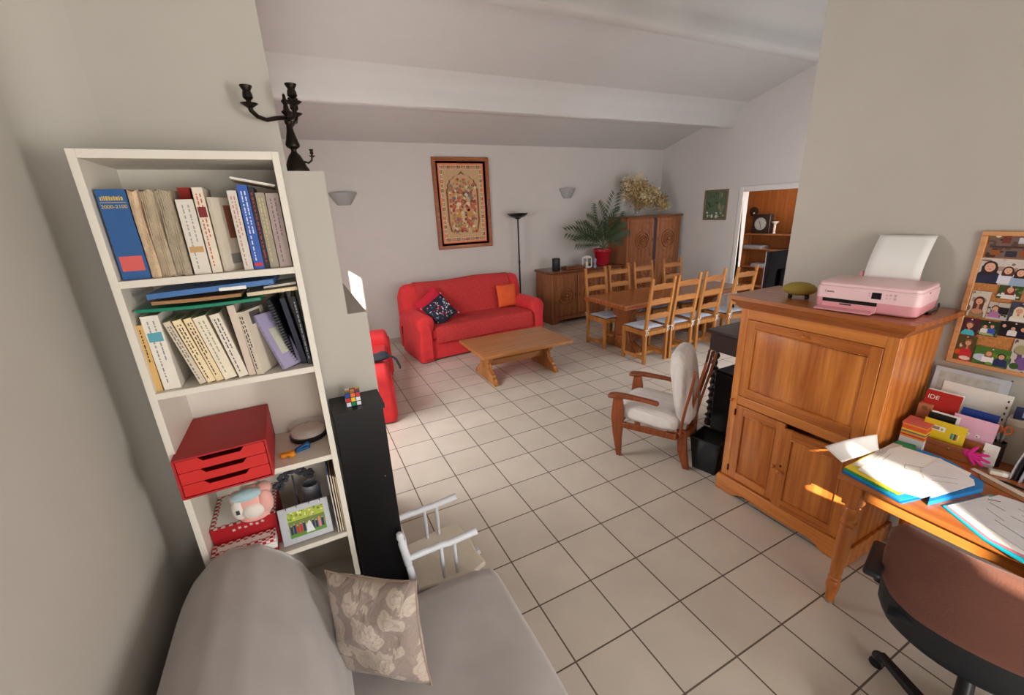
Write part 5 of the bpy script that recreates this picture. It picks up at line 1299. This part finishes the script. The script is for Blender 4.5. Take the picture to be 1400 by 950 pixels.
def snapshot(label, ya, yb, z0, z1, bg, items, layer=0, tilt=0):
    """flat colour print pinned to the board; u to the right (-Y), v up, both 0..1"""
    w_, h_ = ya-yb, z1-z0
    t = thing('photo_print', label, 'photograph', (2.905-layer*.0016, (ya+yb)/2, (z0+z1)/2), 0, 'snapshots on the cork board', rot=(0, 0, -PI/2))
    cols = []; b = B(); lay = [0]
    def mi(c):
        if c not in cols: cols.append(c)
        return cols.index(c)
    def poly(pts, c):
        b.mi = mi(c); lay[0] += 1
        b.put([((max(.0, min(1, u))-.5)*w_, -.0012-lay[0]*.000035, (max(0, min(1, v))-.5)*h_) for u, v in pts], [tuple(range(len(pts)))], False)
    b.mi = mi(bg[0]); b.box(-w_/2, w_/2, -.001, 0, -h_/2, h_/2)
    asp = h_/w_
    rnd = random.Random(len(label)*13)
    n = len(bg)
    for k in range(26):
        u, v = rnd.random(), rnd.random(); rx, ry = rnd.uniform(.03, .12), rnd.uniform(.03, .12)
        c = bg[min(n-1, int((1-v)*n))] if rnd.random() < .7 else rnd.choice(bg)
        poly([(u+rx*math.cos(a*PI/4), v+ry*math.sin(a*PI/4)) for a in range(8)], c)
    for it in items:
        if it[0] == 'p':        # person: x, head y, head radius, shirt colour, hair colour, skin
            _, u, v, r_, shirt, hair = it[:6]; long_ = len(it) > 6
            poly([(u-r_*2.0, v-r_*6), (u+r_*2.0, v-r_*6), (u+r_*1.9, v-r_*2.2), (u+r_*1.1, v-r_*1.35), (u-r_*1.1, v-r_*1.35), (u-r_*1.9, v-r_*2.2)], shirt)
            if long_: poly([(u-r_*1.35, v-r_*2.4), (u+r_*1.35, v-r_*2.4), (u+r_*1.4, v+r_*.2), (u, v+r_*.5), (u-r_*1.4, v+r_*.2)], hair)
            poly([(u+r_*1.25*math.cos(a*PI/6), v+r_*.25+r_*1.25/asp*math.sin(a*PI/6)) for a in range(12)], hair)
            poly([(u-r_*.35, v-r_*1.6), (u+r_*.35, v-r_*1.6), (u+r_*.3, v-r_*.5), (u-r_*.3, v-r_*.5)], SK2)
            poly([(u+r_*.92*math.cos(a*PI/6), v-r_*.1+r_*1.08/asp*math.sin(a*PI/6)) for a in range(12)], SK)
            for s_ in (-1, 1): poly([(u+s_*r_*.36+r_*.12*math.cos(a*PI/3), v+r_*.1/asp+r_*.09/asp*math.sin(a*PI/3)) for a in range(6)], (60, 40, 36))
            poly([(u-r_*.35, v-r_*.45/asp), (u+r_*.35, v-r_*.45/asp), (u+r_*.2, v-r_*.62/asp), (u-r_*.2, v-r_*.62/asp)], (176, 84, 80))
        elif it[0] == 'r': _, a0, a1, c0_, c1_, c = it; poly([(a0, c0_), (a1, c0_), (a1, c1_), (a0, c1_)], c)
        elif it[0] == 'e': _, u, v, rx, ry, c = it; poly([(u+rx*math.cos(a*PI/6), v+ry*math.sin(a*PI/6)) for a in range(12)], c)
    b.obj('print', [C(*c, .3) for c in cols], t, weld=False)
    B().ell((0, -.004, h_/2-.006), (.0035, .003, .0035), 8, 6).obj('push_pin', C(210, 200, 190), t)
    return t
W_, BLK = (226, 226, 228), (26, 24, 30)
snapshot('snapshot of a dim dining room interior, top of the cork board', .806, .655, 1.682, 1.788, [(120, 96, 86), (90, 70, 62), (60, 44, 40)], [('r', .28, .46, .62, .95, (116, 56, 44)), ('r', .62, .76, .62, .86, (196, 196, 206)), ('r', .05, .95, .42, .50, (70, 50, 44)), ('r', .1, .3, .1, .32, (150, 84, 40)), ('r', .42, .66, .05, .3, (56, 50, 66)), ('r', .72, .95, .1, .34, (150, 84, 40)), ('e', .18, .9, .06, .05, (240, 220, 170)), ('e', .75, .93, .05, .04, (240, 226, 190))])
snapshot('snapshot of three smiling people close together, upper left of the cork board', .812, .650, 1.560, 1.678, [(206, 194, 188), (170, 146, 130), (128, 106, 96)], [('p', .22, .66, .12, (34, 40, 66), HR, 1), ('p', .60, .56, .085, (214, 216, 226), (84, 48, 36), 1), ('p', .85, .50, .085, (150, 170, 196), (60, 36, 30), 1)], 1)
snapshot('snapshot of a red-haired person in white outdoors, beneath the three smiling people', .728, .652, 1.498, 1.562, [(60, 84, 44), (100, 130, 70), (210, 214, 206)], [('p', .5, .66, .15, W_, (120, 40, 34), 1), ('r', 0, .3, .15, .25, W_)], 0)
snapshot('brownish snapshot of a girl with folded arms, left edge of the cork board', .810, .745, 1.398, 1.522, [(214, 206, 190), (170, 150, 126), (132, 110, 88)], [('p', .50, .62, .2, (150, 124, 96), (96, 56, 44), 1), ('e', .5, .22, .3, .1, SK2)], 1)
snapshot('snapshot of a child in lilac at a table, centre of the cork board', .742, .674, 1.396, 1.478, [(196, 190, 180), (50, 40, 42), (60, 50, 56)], [('r', .5, 1, .35, .75, (36, 30, 36)), ('p', .36, .66, .14, (176, 120, 168), (90, 56, 40)), ('r', 0, 1, 0, .12, (190, 186, 186))], 2)
snapshot('snapshot of a fair person in white, right of the lilac-shirt child', .672, .600, 1.400, 1.490, [(70, 76, 96), (60, 60, 72), (120, 100, 90)], [('p', .42, .56, .17, W_, (226, 216, 190), 1)], 1)
snapshot('snapshot of a boy in a turquoise top, left edge of the cork board', .812, .752, 1.304, 1.388, [(86, 40, 60), (60, 44, 40), (44, 38, 40)], [('p', .46, .58, .2, (64, 190, 214), (110, 84, 60))], 2)
snapshot('green garden snapshot with two small figures, between boy and dark suits', .758, .686, 1.312, 1.386, [(40, 60, 40), (90, 110, 70), (120, 130, 84)], [('p', .35, .62, .09, W_, HR), ('p', .68, .66, .09, (60, 90, 190), HR2), ('r', .2, .8, .05, .2, (160, 176, 120))], 1)
snapshot('snapshot of people in dark suits, mid height on the right', .686, .590, 1.324, 1.396, [(34, 30, 40), (26, 26, 34), (20, 22, 30)], [('p', .14, .70, .07, (30, 26, 40), HR), ('p', .45, .58, .08, W_, HR), ('p', .78, .60, .09, (24, 28, 56), HR)], 0)
snapshot('snapshot of a baby in red beside an orange pumpkin, lower left of the cork board', .812, .744, 1.168, 1.300, [(90, 74, 44), (120, 84, 50), (216, 200, 188)], [('e', .16, .34, .16, .10, (206, 84, 30)), ('p', .60, .74, .16, (196, 48, 56), HR2), ('e', .6, .34, .24, .16, (196, 48, 56)), ('e', .62, .14, .3, .08, (226, 206, 196))], 3)
snapshot('wedding snapshot of veiled bride and groom in blue, bottom of the cork board', .742, .622, 1.172, 1.260, [(74, 120, 50), (110, 150, 50), (60, 86, 40)], [('e', .22, .38, .24, .2, (190, 206, 226)), ('p', .42, .66, .085, (236, 236, 240), HR2, 1), ('p', .78, .60, .09, (34, 48, 100), HR), ('e', .5, .12, .1, .08, (120, 160, 80))], 2)
snapshot('snapshot of purple garden flowers, bottom right of the visible cork board', .626, .550, 1.162, 1.322, [(206, 200, 186), (110, 90, 126), (96, 70, 120)], [('e', .4, .7, .3, .14, (170, 160, 120)), ('e', .6, .3, .3, .2, (120, 84, 150)), ('e', .3, .2, .2, .1, (60, 90, 50))], 1)
snapshot('snapshot of a family on a beach, on the right half of the cork board', .54, .42, 1.56, 1.66, [(150, 180, 200), (190, 180, 150), (206, 190, 150)], [('p', .3, .6, .09, (60, 90, 150), HR), ('p', .6, .6, .09, (200, 60, 60), HR2)], 0)

# ================================================================ desk
t = thing('pine_desk', 'pine writing desk with turned legs in the right foreground', 'desk', (0, 0, 0))
DX0, DX1, DY0, DY1, DZ = 2.075, 2.885, -1.15, .845, .75
B().box(DX0, DX1, DY0, DY1, DZ-.026, DZ).obj('desktop', M_PINE_T, t, bevel=.009, seg=3)
for n, a in (('front_apron', (DX0+.045, DX0+.067, DY0+.10, DY1-.10)), ('rear_apron', (DX1-.067, DX1-.045, DY0+.10, DY1-.10))): B().box(a[0], a[1], a[2], a[3],   .652, DZ-.026).obj(n, M_PINE_Y, t, bevel=.002)
for n, a in (('side_apron', (DX0+.10, DX1-.10, DY1-.060, DY1-.038)), ('side_apron', (DX0+.10, DX1-.10, DY0+.038, DY0+.06))): B().box(a[0], a[1], a[2], a[3], .645, DZ-.026).obj(n, M_PINE, t, bevel=.002)
tl = [(0, 0), (.017, 0), (.020, .02), (.021, .05), (.027, .085), (.030, .11), (.026, .135), (.022, .142), (.028, .150), (.028, .158), (.023, .165), (.026, .20), (.029, .30), (.031, .40), (.032, .46), (.026, .478), (.034, .487), (.034, .497), (.025, .507), (.033, .528), (.036, .548), (.030, .572), (.025, .58), (.030, .592), (.030, .600)]
for x in (DX0+.062, DX1-.062):
    for y in (DY1-.062, DY0+.062):
        l = B().lathe(tl, 24, (x, y, 0)).box(x-.034, x+.034, y-.034, y+.034, .600, DZ-.026).obj('leg', M_PINE, t)
        B().lathe([(0, 0), (.019, 0), (.021, .004), (.019, .010), (0, .010)], 16, (x, y, .0)).obj('foot_cap', M_STEEL, l)

# ---- papers and folders on the desk
def slab(name, label, cat, pts, z, th, mat, group=None, lines=None, curl=None, part='sheet'):
    cx = sum(p[0] for p in pts)/len(pts); cy = sum(p[1] for p in pts)/len(pts)
    t = thing(name, label, cat, (cx, cy, z), 0, group)
    b = B(); b.prism([(p[0]-cx, p[1]-cy) for p in pts], 0, th, lambda u, v, w2: (u, v, w2)); b.obj(part, mat, t)
    if lines:
        b = B()
        for (x0, y0, x1, y1, w_) in lines: b.bar((x0-cx, y0-cy, th+.0003), (x1-cx, y1-cy, th+.0003), w_, .0006)
        b.obj('printed_lines', M_INK, t)
    return t
M_CY = plain('cyan_card', rgb(30, 150, 200), .5); M_TEAL = plain('teal_card', rgb(24, 130, 120), .5); M_BLU = plain('folder_blue', rgb(28, 116, 186), .45)
M_YEL = plain('yellow_card', rgb(232, 204, 50), .55); M_GRN = plain('green_card', rgb(30, 136, 84), .55)
z = DZ+.0006
GS = 'card folders stacked under the papers'
slab('card_folder', 'blue card folder at the very bottom of the desk pile, edge overhanging', 'folder', [(2.105, .842), (2.068, .600), (2.30, .545), (2.36, .842)], z, .006, M_BLU, GS, part='cover')
slab('card_folder', 'turquoise card folder just above the blue one at the desk corner', 'folder', [(2.112, .835), (2.072, .61), (2.30, .55), (2.40, .835)], z+.0062, .005, M_CY, GS, part='cover')
slab('card_folder', 'green card folder in the middle of the pile at the desk corner', 'folder', [(2.112, .84), (2.092, .66), (2.32, .60), (2.44, .84)], z+.0114, .006, M_GRN, GS, part='cover')
slab('card_folder', 'yellow card folder topmost of the pile at the desk corner', 'folder', [(2.125, .842), (2.095, .625), (2.33, .58), (2.44, .84)], z+.0176, .003, M_YEL, GS, part='cover')
slab('open_folder', 'large bright blue open folder under the white plans', 'folder', [(2.145, .545), (2.44, .474), (2.50, .490), (2.585, .62), (2.60, .72), (2.57, .79), (2.50, .835), (2.44, .842), (2.34, .60)], z, .0195, plain('open_folder_blue', rgb(22, 122, 190), .45), part='cover')
slab('green_divider', 'green card corner peeping out behind the white plans', 'divider', [(2.50, .835), (2.60, .835), (2.62, .77), (2.55, .74)], z+.0196, .002, M_GRN, part='card')
zz = z+.0220
slab('paper_sheet', 'crumpled grey sheet under the plans at the far left of the desk', 'paper', [(2.17, .835), (2.55, .835), (2.56, .80), (2.20, .74)], zz, .0012, plain('grey_paper', rgb(206, 200, 194), .8), 'loose papers on the desk')
slab('plan_sheet', 'large white sheet with a faint floor plan, brightly sunlit', 'paper', [(2.145, .800), (2.108, .640), (2.145, .565), (2.37, .525), (2.53, .54), (2.56, .66), (2.54, .80), (2.47, .815)], zz+.0014, .0016, M_PAPER,
     None, [(2.33, .70, 2.37, .64, .0012), (2.33, .70, 2.37, .715, .0012), (2.37, .715, 2.41, .655, .0012), (2.41, .655, 2.37, .64, .0012), (2.22, .60, 2.50, .56, .0016), (2.28, .72, 2.33, .60, .0010), (2.19, .79, 2.43, .81, .0008), (2.19, .79, 2.185, .77, .0008), (2.185, .77, 2.42, .79, .0008)])
slab('paper_sheet', 'white sheet lying over the blue folder, right of the floor plan', 'paper', [(2.17, .548), (2.43, .497), (2.475, .515), (2.565, .66), (2.38, .66)], zz+.0032, .0012, plain('paper_cool', rgb(226, 226, 230), .75), 'loose papers on the desk', [(2.32, .60, 2.38, .535, .0009), (2.36, .62, 2.42, .55, .0009)])
# curled letter standing up at the left end
t = thing('folded_letter', 'folded white letter curling up at the left end of the desk', 'letter', (2.145, .865, zz+.0035))
b = B(); b.grid(lambda i, j: (.27*i+.05*j*(1-i)+.02*j*i, (-.03*i)*(1-j)+(.105*(1-i)+.0*i)*j, .0+(.016*(1-i)+.065*i)*j**1.4+.010*math.sin(PI*i)*j), 14, 10); b.obj('sheet', M_PAPER, t, solid=.0008)
# right-hand documents
slab('card_folder', 'turquoise folder with pink edge beneath the printed form', 'folder', [(2.185, .512), (2.078, .36), (2.05, .255), (2.085, .225), (2.45, .30), (2.44, .45)], z, .006, plain('turquoise_card', rgb(20, 176, 196), .45), GS, part='cover')
slab('pink_sheet', 'thin pink sheet edge between turquoise folder and form', 'paper', [(2.19, .505), (2.085, .35), (2.075, .255), (2.11, .235), (2.44, .32), (2.42, .45)], z+.0064, .001, plain('pink_paper', rgb(226, 120, 140), .6))
slab('paper_sheet', 'bright white blank sheet at the desk front edge, lit by the sun', 'paper', [(2.20, .502), (2.098, .35), (2.088, .26), (2.12, .245), (2.43, .34), (2.41, .45)], z+.0078, .0012, M_PAPER, 'loose papers on the desk')
slab('printed_form', 'greyish printed form with ruled lines in the right foreground of the desk', 'paper', [(2.222, .485), (2.130, .300), (2.085, .215), (2.12, .12), (2.42, .12), (2.48, .30), (2.455, .43)], z+.0094, .0016, plain('form_grey', rgb(206, 206, 210), .8), None,
     [(2.36, .43, 2.34, .38, .0016), (2.30, .42, 2.26, .36, .0012), (2.32, .36, 2.28, .22, .0016), (2.24, .38, 2.17, .24, .0016), (2.38, .44, 2.40, .41, .004), (2.36, .34, 2.33, .24, .001), (2.20, .30, 2.17, .24, .003), (2.40, .36, 2.37, .26, .001)])
# cardboard strip, eraser, pens
slab('cardboard_strip', 'pale cardboard strip lying behind the printed form', 'cardboard', [(2.640, .560), (2.615, .565), (2.50, .30), (2.53, .28)], z, .004, plain('pale_cardboard', rgb(206, 196, 182), .8), part='strip')
slab('brown_strip', 'brown cardboard strip between the pale strip and the form', 'cardboard', [(2.60, .535), (2.55, .51), (2.47, .30), (2.495, .29)], z, .003, plain('brown_cardboard', rgb(150, 102, 66), .85), part='strip')
t = thing('eraser', 'chunky white eraser on the desk near the magazines', 'eraser', (2.665, .487, DZ+.0005), R(-62))
B().box(-.034, .034, -.014, .014, 0, .020).obj('block', M_PAPER, t, bevel=.004, seg=3)
B().box(-.034, .008, -.0145, .0145, .001, .0205).obj('sleeve', C(206, 200, 186), t, bevel=.003)
t = thing('pen', 'black pen lying beside the pale cardboard strip', 'pen', (2.60, .40, DZ+.006), R(-96))
B().tube([(-.07, 0, 0), (-.055, 0, 0), (.05, 0, 0), (.065, 0, 0)], [.0015, .0045, .0045, .003], 10).obj('barrel', M_BLACK, t)
B().tube([(.03, 0, .0055), (.066, 0, .0055)], .0016, 6).obj('clip', M_STEEL, t)
t = thing('pink_eraser', 'small rounded pink eraser behind the pen', 'eraser', (2.69, .405, DZ+.0005), R(20))
B().ell((0, 0, .011), (.024, .016, .011), 16, 10).obj('block', C(226, 140, 160), t)
# note block
t = thing('note_block', 'cube of note sheets striped orange, yellow and red beside the cabinet', 'note block', (2.665, .795, DZ+.0005), R(3))
zc = 0
for hgt, c in ((.050, (206, 206, 214)), (.009, (222, 140, 60)), (.008, (196, 60, 44)), (.010, (222, 150, 60)), (.007, (90, 106, 104)), (.010, (232, 190, 60)), (.022, (224, 96, 44)), (.006, (232, 172, 60))):
    B().box(-.047, .047, -.047, .047, zc, zc+hgt-.0004).obj('sheet_layer', C(*c, .8), t); zc += hgt
b = B(); b.hexa([(-.050, -.047, zc), (.046, -.050, zc), (.046, .046, zc), (-.050, .046, zc)], [(-.056, -.05, zc+.003), (.046, -.052, zc+.012), (.046, .05, zc+.012), (-.056, .05, zc+.003)]); b.obj('sheet_layer', C(222, 112, 104, .8), t)
t = thing('kraft_box', 'small pinkish cardboard box behind the note block', 'box', (2.775, .815, DZ+.0005), 0)
B().box(-.03, .03, -.027, .027, 0, .20).obj('body', C(190, 124, 92), t, bevel=.002); B().box(-.0305, -.029, -.01, .01, .17, .19).obj('tuck_tab', C(150, 96, 70), t)
# wooden letter rack
t = thing('letter_rack', 'dark brown wooden letter rack holding cards at the back of the desk', 'letter rack', (2.655, .675, DZ+.0005), R(-86.0))
RW = .118
B().box(-RW, RW, 0, .012, 0, .072).obj('front_board', M_TABLE, t, bevel=.003)
B().box(-RW, RW, .050, .058, 0, .10).obj('divider', M_TABLE, t, bevel=.002); B().box(-RW, RW, .145, .155, 0, .16).obj('back_board', M_TABLE, t, bevel=.002)
B().box(-RW, RW, .012, .145, 0, .008).obj('base', M_TABLE, t); B().box(-RW, -RW+.008, .012, .145, .008, .075).obj('end_board', M_TABLE, t); B().box(RW-.008, RW, .012, .145, .008, .075).obj('end_board', M_TABLE, t)
B().lathe([(0, 0), (.007, 0), (.007, .002), (.003, .003), (0, .003)], 12).obj('brass_stud', plain('brass', rgb(190, 150, 90), .3, metal=.9), t, loc=(0.01, 0, .045), rot=(PI/2, 0, 0))
RM = Matrix.Translation((2.655, .675, DZ)) @ Matrix.Rotation(R(-86.0), 4, 'Z')
def upright(name, label, cat, lx, ly, lz, w_, h_, th, mat, tilt=8, yaw=0, group=None, part='card'):
    t = thing(name, label, cat, tuple(RM @ Vector((lx, ly, lz))), 0, group, rot=(R(-tilt), 0, R(-86.0+yaw)))
    B().box(-w_/2, w_/2, 0, th, 0, h_).obj(part, mat, t, bevel=.0006)
    return t
t = upright('yellow_card', 'yellow card with white label and coloured stripes in the letter rack', 'card', -.030, .022, .010, .155, .150, .0012, plain('bright_yellow_card', rgb(226, 196, 32), .5), 6, -2)
B().box(-.055, .005, -.0006, .0002, .098, .122).obj('address_label', M_PAPER, t)
b = B(); b.box(-.048, -.016, -.0011, -.0004, .103, .118); b.obj('label_picture', C(150, 136, 110), t); b = B(); b.box(-.011, -.003, -.0011, -.0004, .102, .115); b.obj('label_mark', C(170, 170, 90), t)
for k, c in enumerate(((70, 120, 120), (120, 176, 110), (40, 60, 70), (190, 110, 60), (226, 210, 120))): B().box(.028+k*.006, .034+k*.006, -.0007, .0002, .075, .105).obj('colour_stripe', C(*c), t)
t = upright('pink_card', 'pale pink greeting card with two small eyes drawn on it', 'card', .055, .060, .010, .150, .195, .002, plain('pale_pink_card', rgb(232, 180, 206), .5), 6, -2)
for x in (-.012, .022):
    b = B(); b.M = Matrix.Translation((x, 0, .112)) @ Matrix.Rotation(PI/2, 4, 'X'); b.lathe([(0, 0), (.008, 0), (.008, .0008), (0, .0008)], 16); b.obj('drawn_eye', M_PAPER, t)
    b = B(); b.M = Matrix.Translation((x-.002, 0, .110)) @ Matrix.Rotation(PI/2, 4, 'X'); b.lathe([(0, .0008), (.003, .0008), (.003, .0014), (0, .0014)], 12); b.obj('pupil', M_INK, t)
upright('blue_folder', 'royal blue plastic folder standing behind the pink card', 'folder', .056, .082, .010, .125, .225, .004, plain('royal_blue_plastic', rgb(24, 60, 140), .35), 8, -2, part='cover')
t = upright('red_catalogue', 'thick catalogue with red cover band standing left in the letter rack', 'catalogue', -.085, .070, .010, .135, .270, .003, plain('catalogue_tan', rgb(150, 110, 66), .5), 14, -2, part='cover')
B().box(-.067, .067, -.0005, .0002, .17, .27).obj('red_band', plain('catalogue_red', rgb(176, 36, 30), .45), t); B().box(-.063, .063, .003, .034, .005, .275).obj('page_block', M_PAPER, t)
lettering('cover_title', 'IDE', .030, M_PAPER, Matrix.Translation((-.035, -.0008, .235)) @ Matrix.Rotation(PI/2, 4, 'X'), t)
B().box(-.055, .060, -.0005, .0002, .03, .11).obj('cover_picture', M_INK, t)
upright('phone_card', 'black rounded card leaning in front of the red catalogue', 'card', -.055, .040, .010, .10, .175, .003, M_BLACK, 8, -2)
upright('white_envelope', 'white envelope leaning behind the black card', 'envelope', -.045, .0445, .010, .105, .183, .0015, M_PAPER, 8, -2, part='paper')
# big clear binder with a grey map at the back against the wall
t = upright('map_folder', 'large plastic folder with grey map standing against the wall', 'folder', -.028, .178, .0, .268, .380, .004, plain('map_plastic', rgb(186, 194, 206), .3), 5, -4, part='cover')
B().box(-.115, .10, -.0006, .0001, .25, .36).obj('map', plain('map_print', rgb(178, 180, 178), .4, var=.18, vs=30), t); B().box(.128, .134, .0002, .010, 0, .385).obj('binder_spine', C(28, 44, 96), t, bevel=.002)
t = upright('punched_sleeve', 'white punched plastic sleeve in front of the map folder', 'plastic sleeve', .006, .166, .0, .245, .315, .002, M_PAPER, 6, -4, part='sheet')
for k in range(9): B().box(.108, .114, -.0004, .0001, .04+k*.030, .052+k*.030).obj('punched_hole', M_INK, t)
upright('white_card', 'plain white card standing at the right end of the letter rack', 'card', .135, .035, .0, .05, .115, .0015, M_PAPER, 4, -8)
# magenta paper hand
t = thing('paper_hand', 'magenta cut-out hand with five spread fingers beside the letter rack', 'paper hand', tuple(RM @ Vector((.070, -.004, .040))), 0, None, rot=(R(-4), R(28), R(-88)))
M_MAG = plain('magenta_felt', rgb(206, 36, 130), .8)
b = B(); b.ell((0, 0, .02), (.022, .003, .018), 16, 8)
for a, L in ((-62, .052), (-14, .070), (12, .076), (36, .070), (60, .056)):
    an = R(a+60); d_ = Vector((math.sin(an), 0, math.cos(an))); p = Vector((0, 0, .018)); b.tube([tuple(p), tuple(p+d_*L*.5), tuple(p+d_*L*.9), tuple(p+d_*L)], [.008, .0075, .006, .002], 10)
b.obj('palm_and_fingers', M_MAG, t)
# scissors handles, beige box, blue packet
t = thing('beige_box', 'beige storage box standing by the wall behind the scissors', 'box', (2.845, .500, DZ+.0005), R(6))
B().box(-.03, .035, -.05, .05, 0, .215).obj('body', C(196, 186, 170), t, bevel=.003); B().box(-.032, .037, -.052, .052, .19, .222).obj('lid', C(206, 196, 180), t, bevel=.003)
t = thing('blue_packet', 'small dark blue packet with pale marks on top of the beige box', 'packet', (2.835, .510, DZ+.223), R(-70))
B().box(-.028, .028, -.006, .006, 0, .058).obj('body', C(24, 38, 76), t, bevel=.002); b = B(); b.box(-.004, .002, -.0068, -.0058, .012, .046); b.box(-.004, .012, -.0068, -.0058, .036, .042); b.box(-.004, .009, -.0068, -.0058, .024, .029); b.obj('printed_mark', C(150, 170, 206), t)
t = thing('scissors', 'scissors with orange-brown handles poking up right of the pink card', 'scissors', (2.755, .538, DZ+.12), R(-84))
for s_ in (-1, 1): B().tube([(s_*.016+.012*math.cos(a*PI/6), 0, .062+.018*math.sin(a*PI/6)) for a in range(12)], .0045, 8, closed=True).obj('handle', C(196, 104, 50, .35), t)
for s_ in (-1, 1): B().bar((s_*.010, 0, .045), (-s_*.003, 0, -.06), .007, .003, (0, 1, 0)).obj('blade', M_STEEL, t)
t = thing('pen_pot', 'dark pen pot holding the scissors behind the white card', 'pen pot', (2.755, .538, DZ+.0005))
B().lathe([(0, 0), (.026, 0), (.026, .12), (.023, .12), (.023, .004), (0, .004)], 20).obj('body', C(56, 44, 40), t)
# magazines fanned at the frame edge and brown box
for k, (dy, c, lab) in enumerate(((0, (196, 196, 200), 'curved glossy magazine, leftmost of the fan by the brown box'), (-.014, (44, 42, 46), 'curved dark magazine, second of the fan by the brown box'), (-.028, (150, 150, 160), 'curved grey magazine, third of the fan by the brown box'))):
    t = thing('fanned_magazine', lab, 'magazine', (2.66, .455+dy, DZ+.0005), R(-8), 'magazines fanned beside the brown box')
    b = B(); b.grid(lambda i, j, k=k: (.17*i, -.05*(j**1.8)-.012*math.sin(i*2), .285*j-.01*k), 8, 14); b.obj('cover', plain('glossy_%d' % k, rgb(*c), .2), t, solid=.003)
t = thing('wooden_box', 'dark brown wooden box at the right edge of the desk view', 'box', (2.775, .335, DZ+.0005), R(-3))
B().box(-.07, .07, -.10, .045, 0, .085).obj('body', M_TABLE, t, bevel=.003)
for k in range(3): B().ell((-.071, .02-.035*k, .05), (.003, .006, .005), 8, 6).obj('inlay', C(190, 150, 130), t)
t = thing('white_leaflet', 'white leaflet lying on top of the brown wooden box', 'leaflet', (2.775, .32, DZ+.0862), R(-12))
B().box(-.06, .06, -.09, .05, 0, .003).obj('sheet', M_PAPER, t); B().box(-.03, .03, -.06, .01, .003, .0036).obj('printed_picture', C(90, 100, 130), t)

# ================================================================ office chair with brown cover
t = thing('office_chair', 'black swivel chair with brown velvet cover pushed up to the desk', 'office chair', (1.885, .245, 0), R(-75))
def backrest(i, j, off=0.0, z0=.30, z1=.80, hw=.285, th=.085):
    """closed shell: i round the thickness profile, j across"""
    u = 2*j-1
    e = abs(u)
    zt = z1-.014*e**2.2-.045*max(0, (e-.86)/.14)**2.5; zb_ = z0+.05*e**3+.05*max(0, (e-.8)/.2)**2
    a = 2*PI*i
    cz_, hz_ = (zt+zb_)/2, (zt+zb_)/2-zb_
    s_ = math.copysign(abs(math.sin(a))**.35, math.sin(a)); c_ = math.copysign(abs(math.cos(a))**.6, math.cos(a))
    wth = th*(1-.45*e**4)
    z = cz_+hz_*s_; y = .035*(0)-.10*(z-.55)*.9+.10*e**2-.02+(c_*(wth/2+off))
    if s_ > .9 or s_ < -.9: z += off*math.copysign(1, s_)
    return (u*(hw+off*(1)), y, z)
M_COV = plain('brown_velvet', rgb(106, 66, 54), .95, bump=.35, bs=140, sheen=.55, var=.10, vs=7)
def shell(z0, z1, off, hw=.285, th=.085):
    b = B(); b.grid(lambda i, j: backrest(i, j, off, z0, z1, hw, th), 40, 28)
    for jj in (0, 1):
        ctr = [sum(backrest(q/12, jj, off, z0, z1, hw, th)[k] for q in range(12))/12 for k in range(3)]
        b.grid(lambda i, j, jj=jj, ctr=ctr: tuple(backrest(i, jj, off, z0, z1, hw, th)[k]*(1-j)+(ctr[k]+(((jj*2-1)*.008) if k == 0 else 0))*j for k in range(3)), 40, 3)
    return b
shell(.315, .785, 0).obj('backrest', M_BLKP, t, angle=80)
shell(.455, .800, .010).obj('velvet_cover', M_COV, t, angle=80)
def seatf(sg):
    def g(i, j):
        u, v = 2*i-1, 2*j-1; k = max(0, (1-abs(u)**4)*(1-abs(v)**4))**.5
        return (u*.245, .22+v*.235, .43+sg*.045*k)
    return g
b = B(); b.grid(seatf(1), 20, 20); b.grid(seatf(-1), 20, 20); b.obj('seat', M_BLKP, t)
B().bar((0, .02, .40), (0, -.02, .50), .10, .03, (0, 1, 0)).obj('back_bracket', M_BLACK, t, bevel=.004)
for s_ in (-1, 1):
    b = B(); b.tube([(s_*.25, .18, .40), (s_*.30, .17, .42), (s_*.315, .12, .50), (s_*.315, .06, .575)], .015, 10); b.obj('arm_support', M_BLKP, t)
    b = B(); b.box(s_*.315-.028, s_*.315+.028, -.04, .19, .57, .595); b.obj('armrest', M_BLKP, t, bevel=.012, seg=3)
bc = (-.0, -.07)
B().tube([(bc[0], bc[1], .07), (bc[0]*.5, .0, .25), (0, .12, .40)], .024, 14).obj('gas_column', M_BLACK, t)
B().lathe([(0, .05), (.045, .05), (.045, .12), (.03, .13), (0, .13)], 20, (bc[0], bc[1], 0)).obj('hub', M_BLKP, t)
for k in range(5):
    a = R(61+75+72*k)
    ex, ey = bc[0]+.315*math.cos(a), bc[1]+.315*math.sin(a)
    l = B().bar((bc[0]+.03*math.cos(a), bc[1]+.03*math.sin(a), .10), (ex, ey, .072), .05, .035, (0, 0, 1), .036, .024).obj('base_arm', M_BLKP, t, bevel=.008, seg=3)
    b = B(); b.M = Matrix.Translation((ex, ey, .027)) @ Matrix.Rotation(a+.5, 4, 'Z') @ Matrix.Rotation(PI/2, 4, 'X')
    for q in (-1, 1): b.lathe([(0, -.008), (.022, -.008), (.026, -.004), (.026, .004), (.022, .008), (0, .008)], 18, (0, 0, q*.014))
    b.lathe([(0, -.02), (.006, -.02), (.006, .02), (0, .02)], 8); b.obj('caster', M_BLACK, l)
    B().ell((ex, ey, .055), (.026, .026, .018), 12, 8).obj('caster_hood', M_BLKP, l)
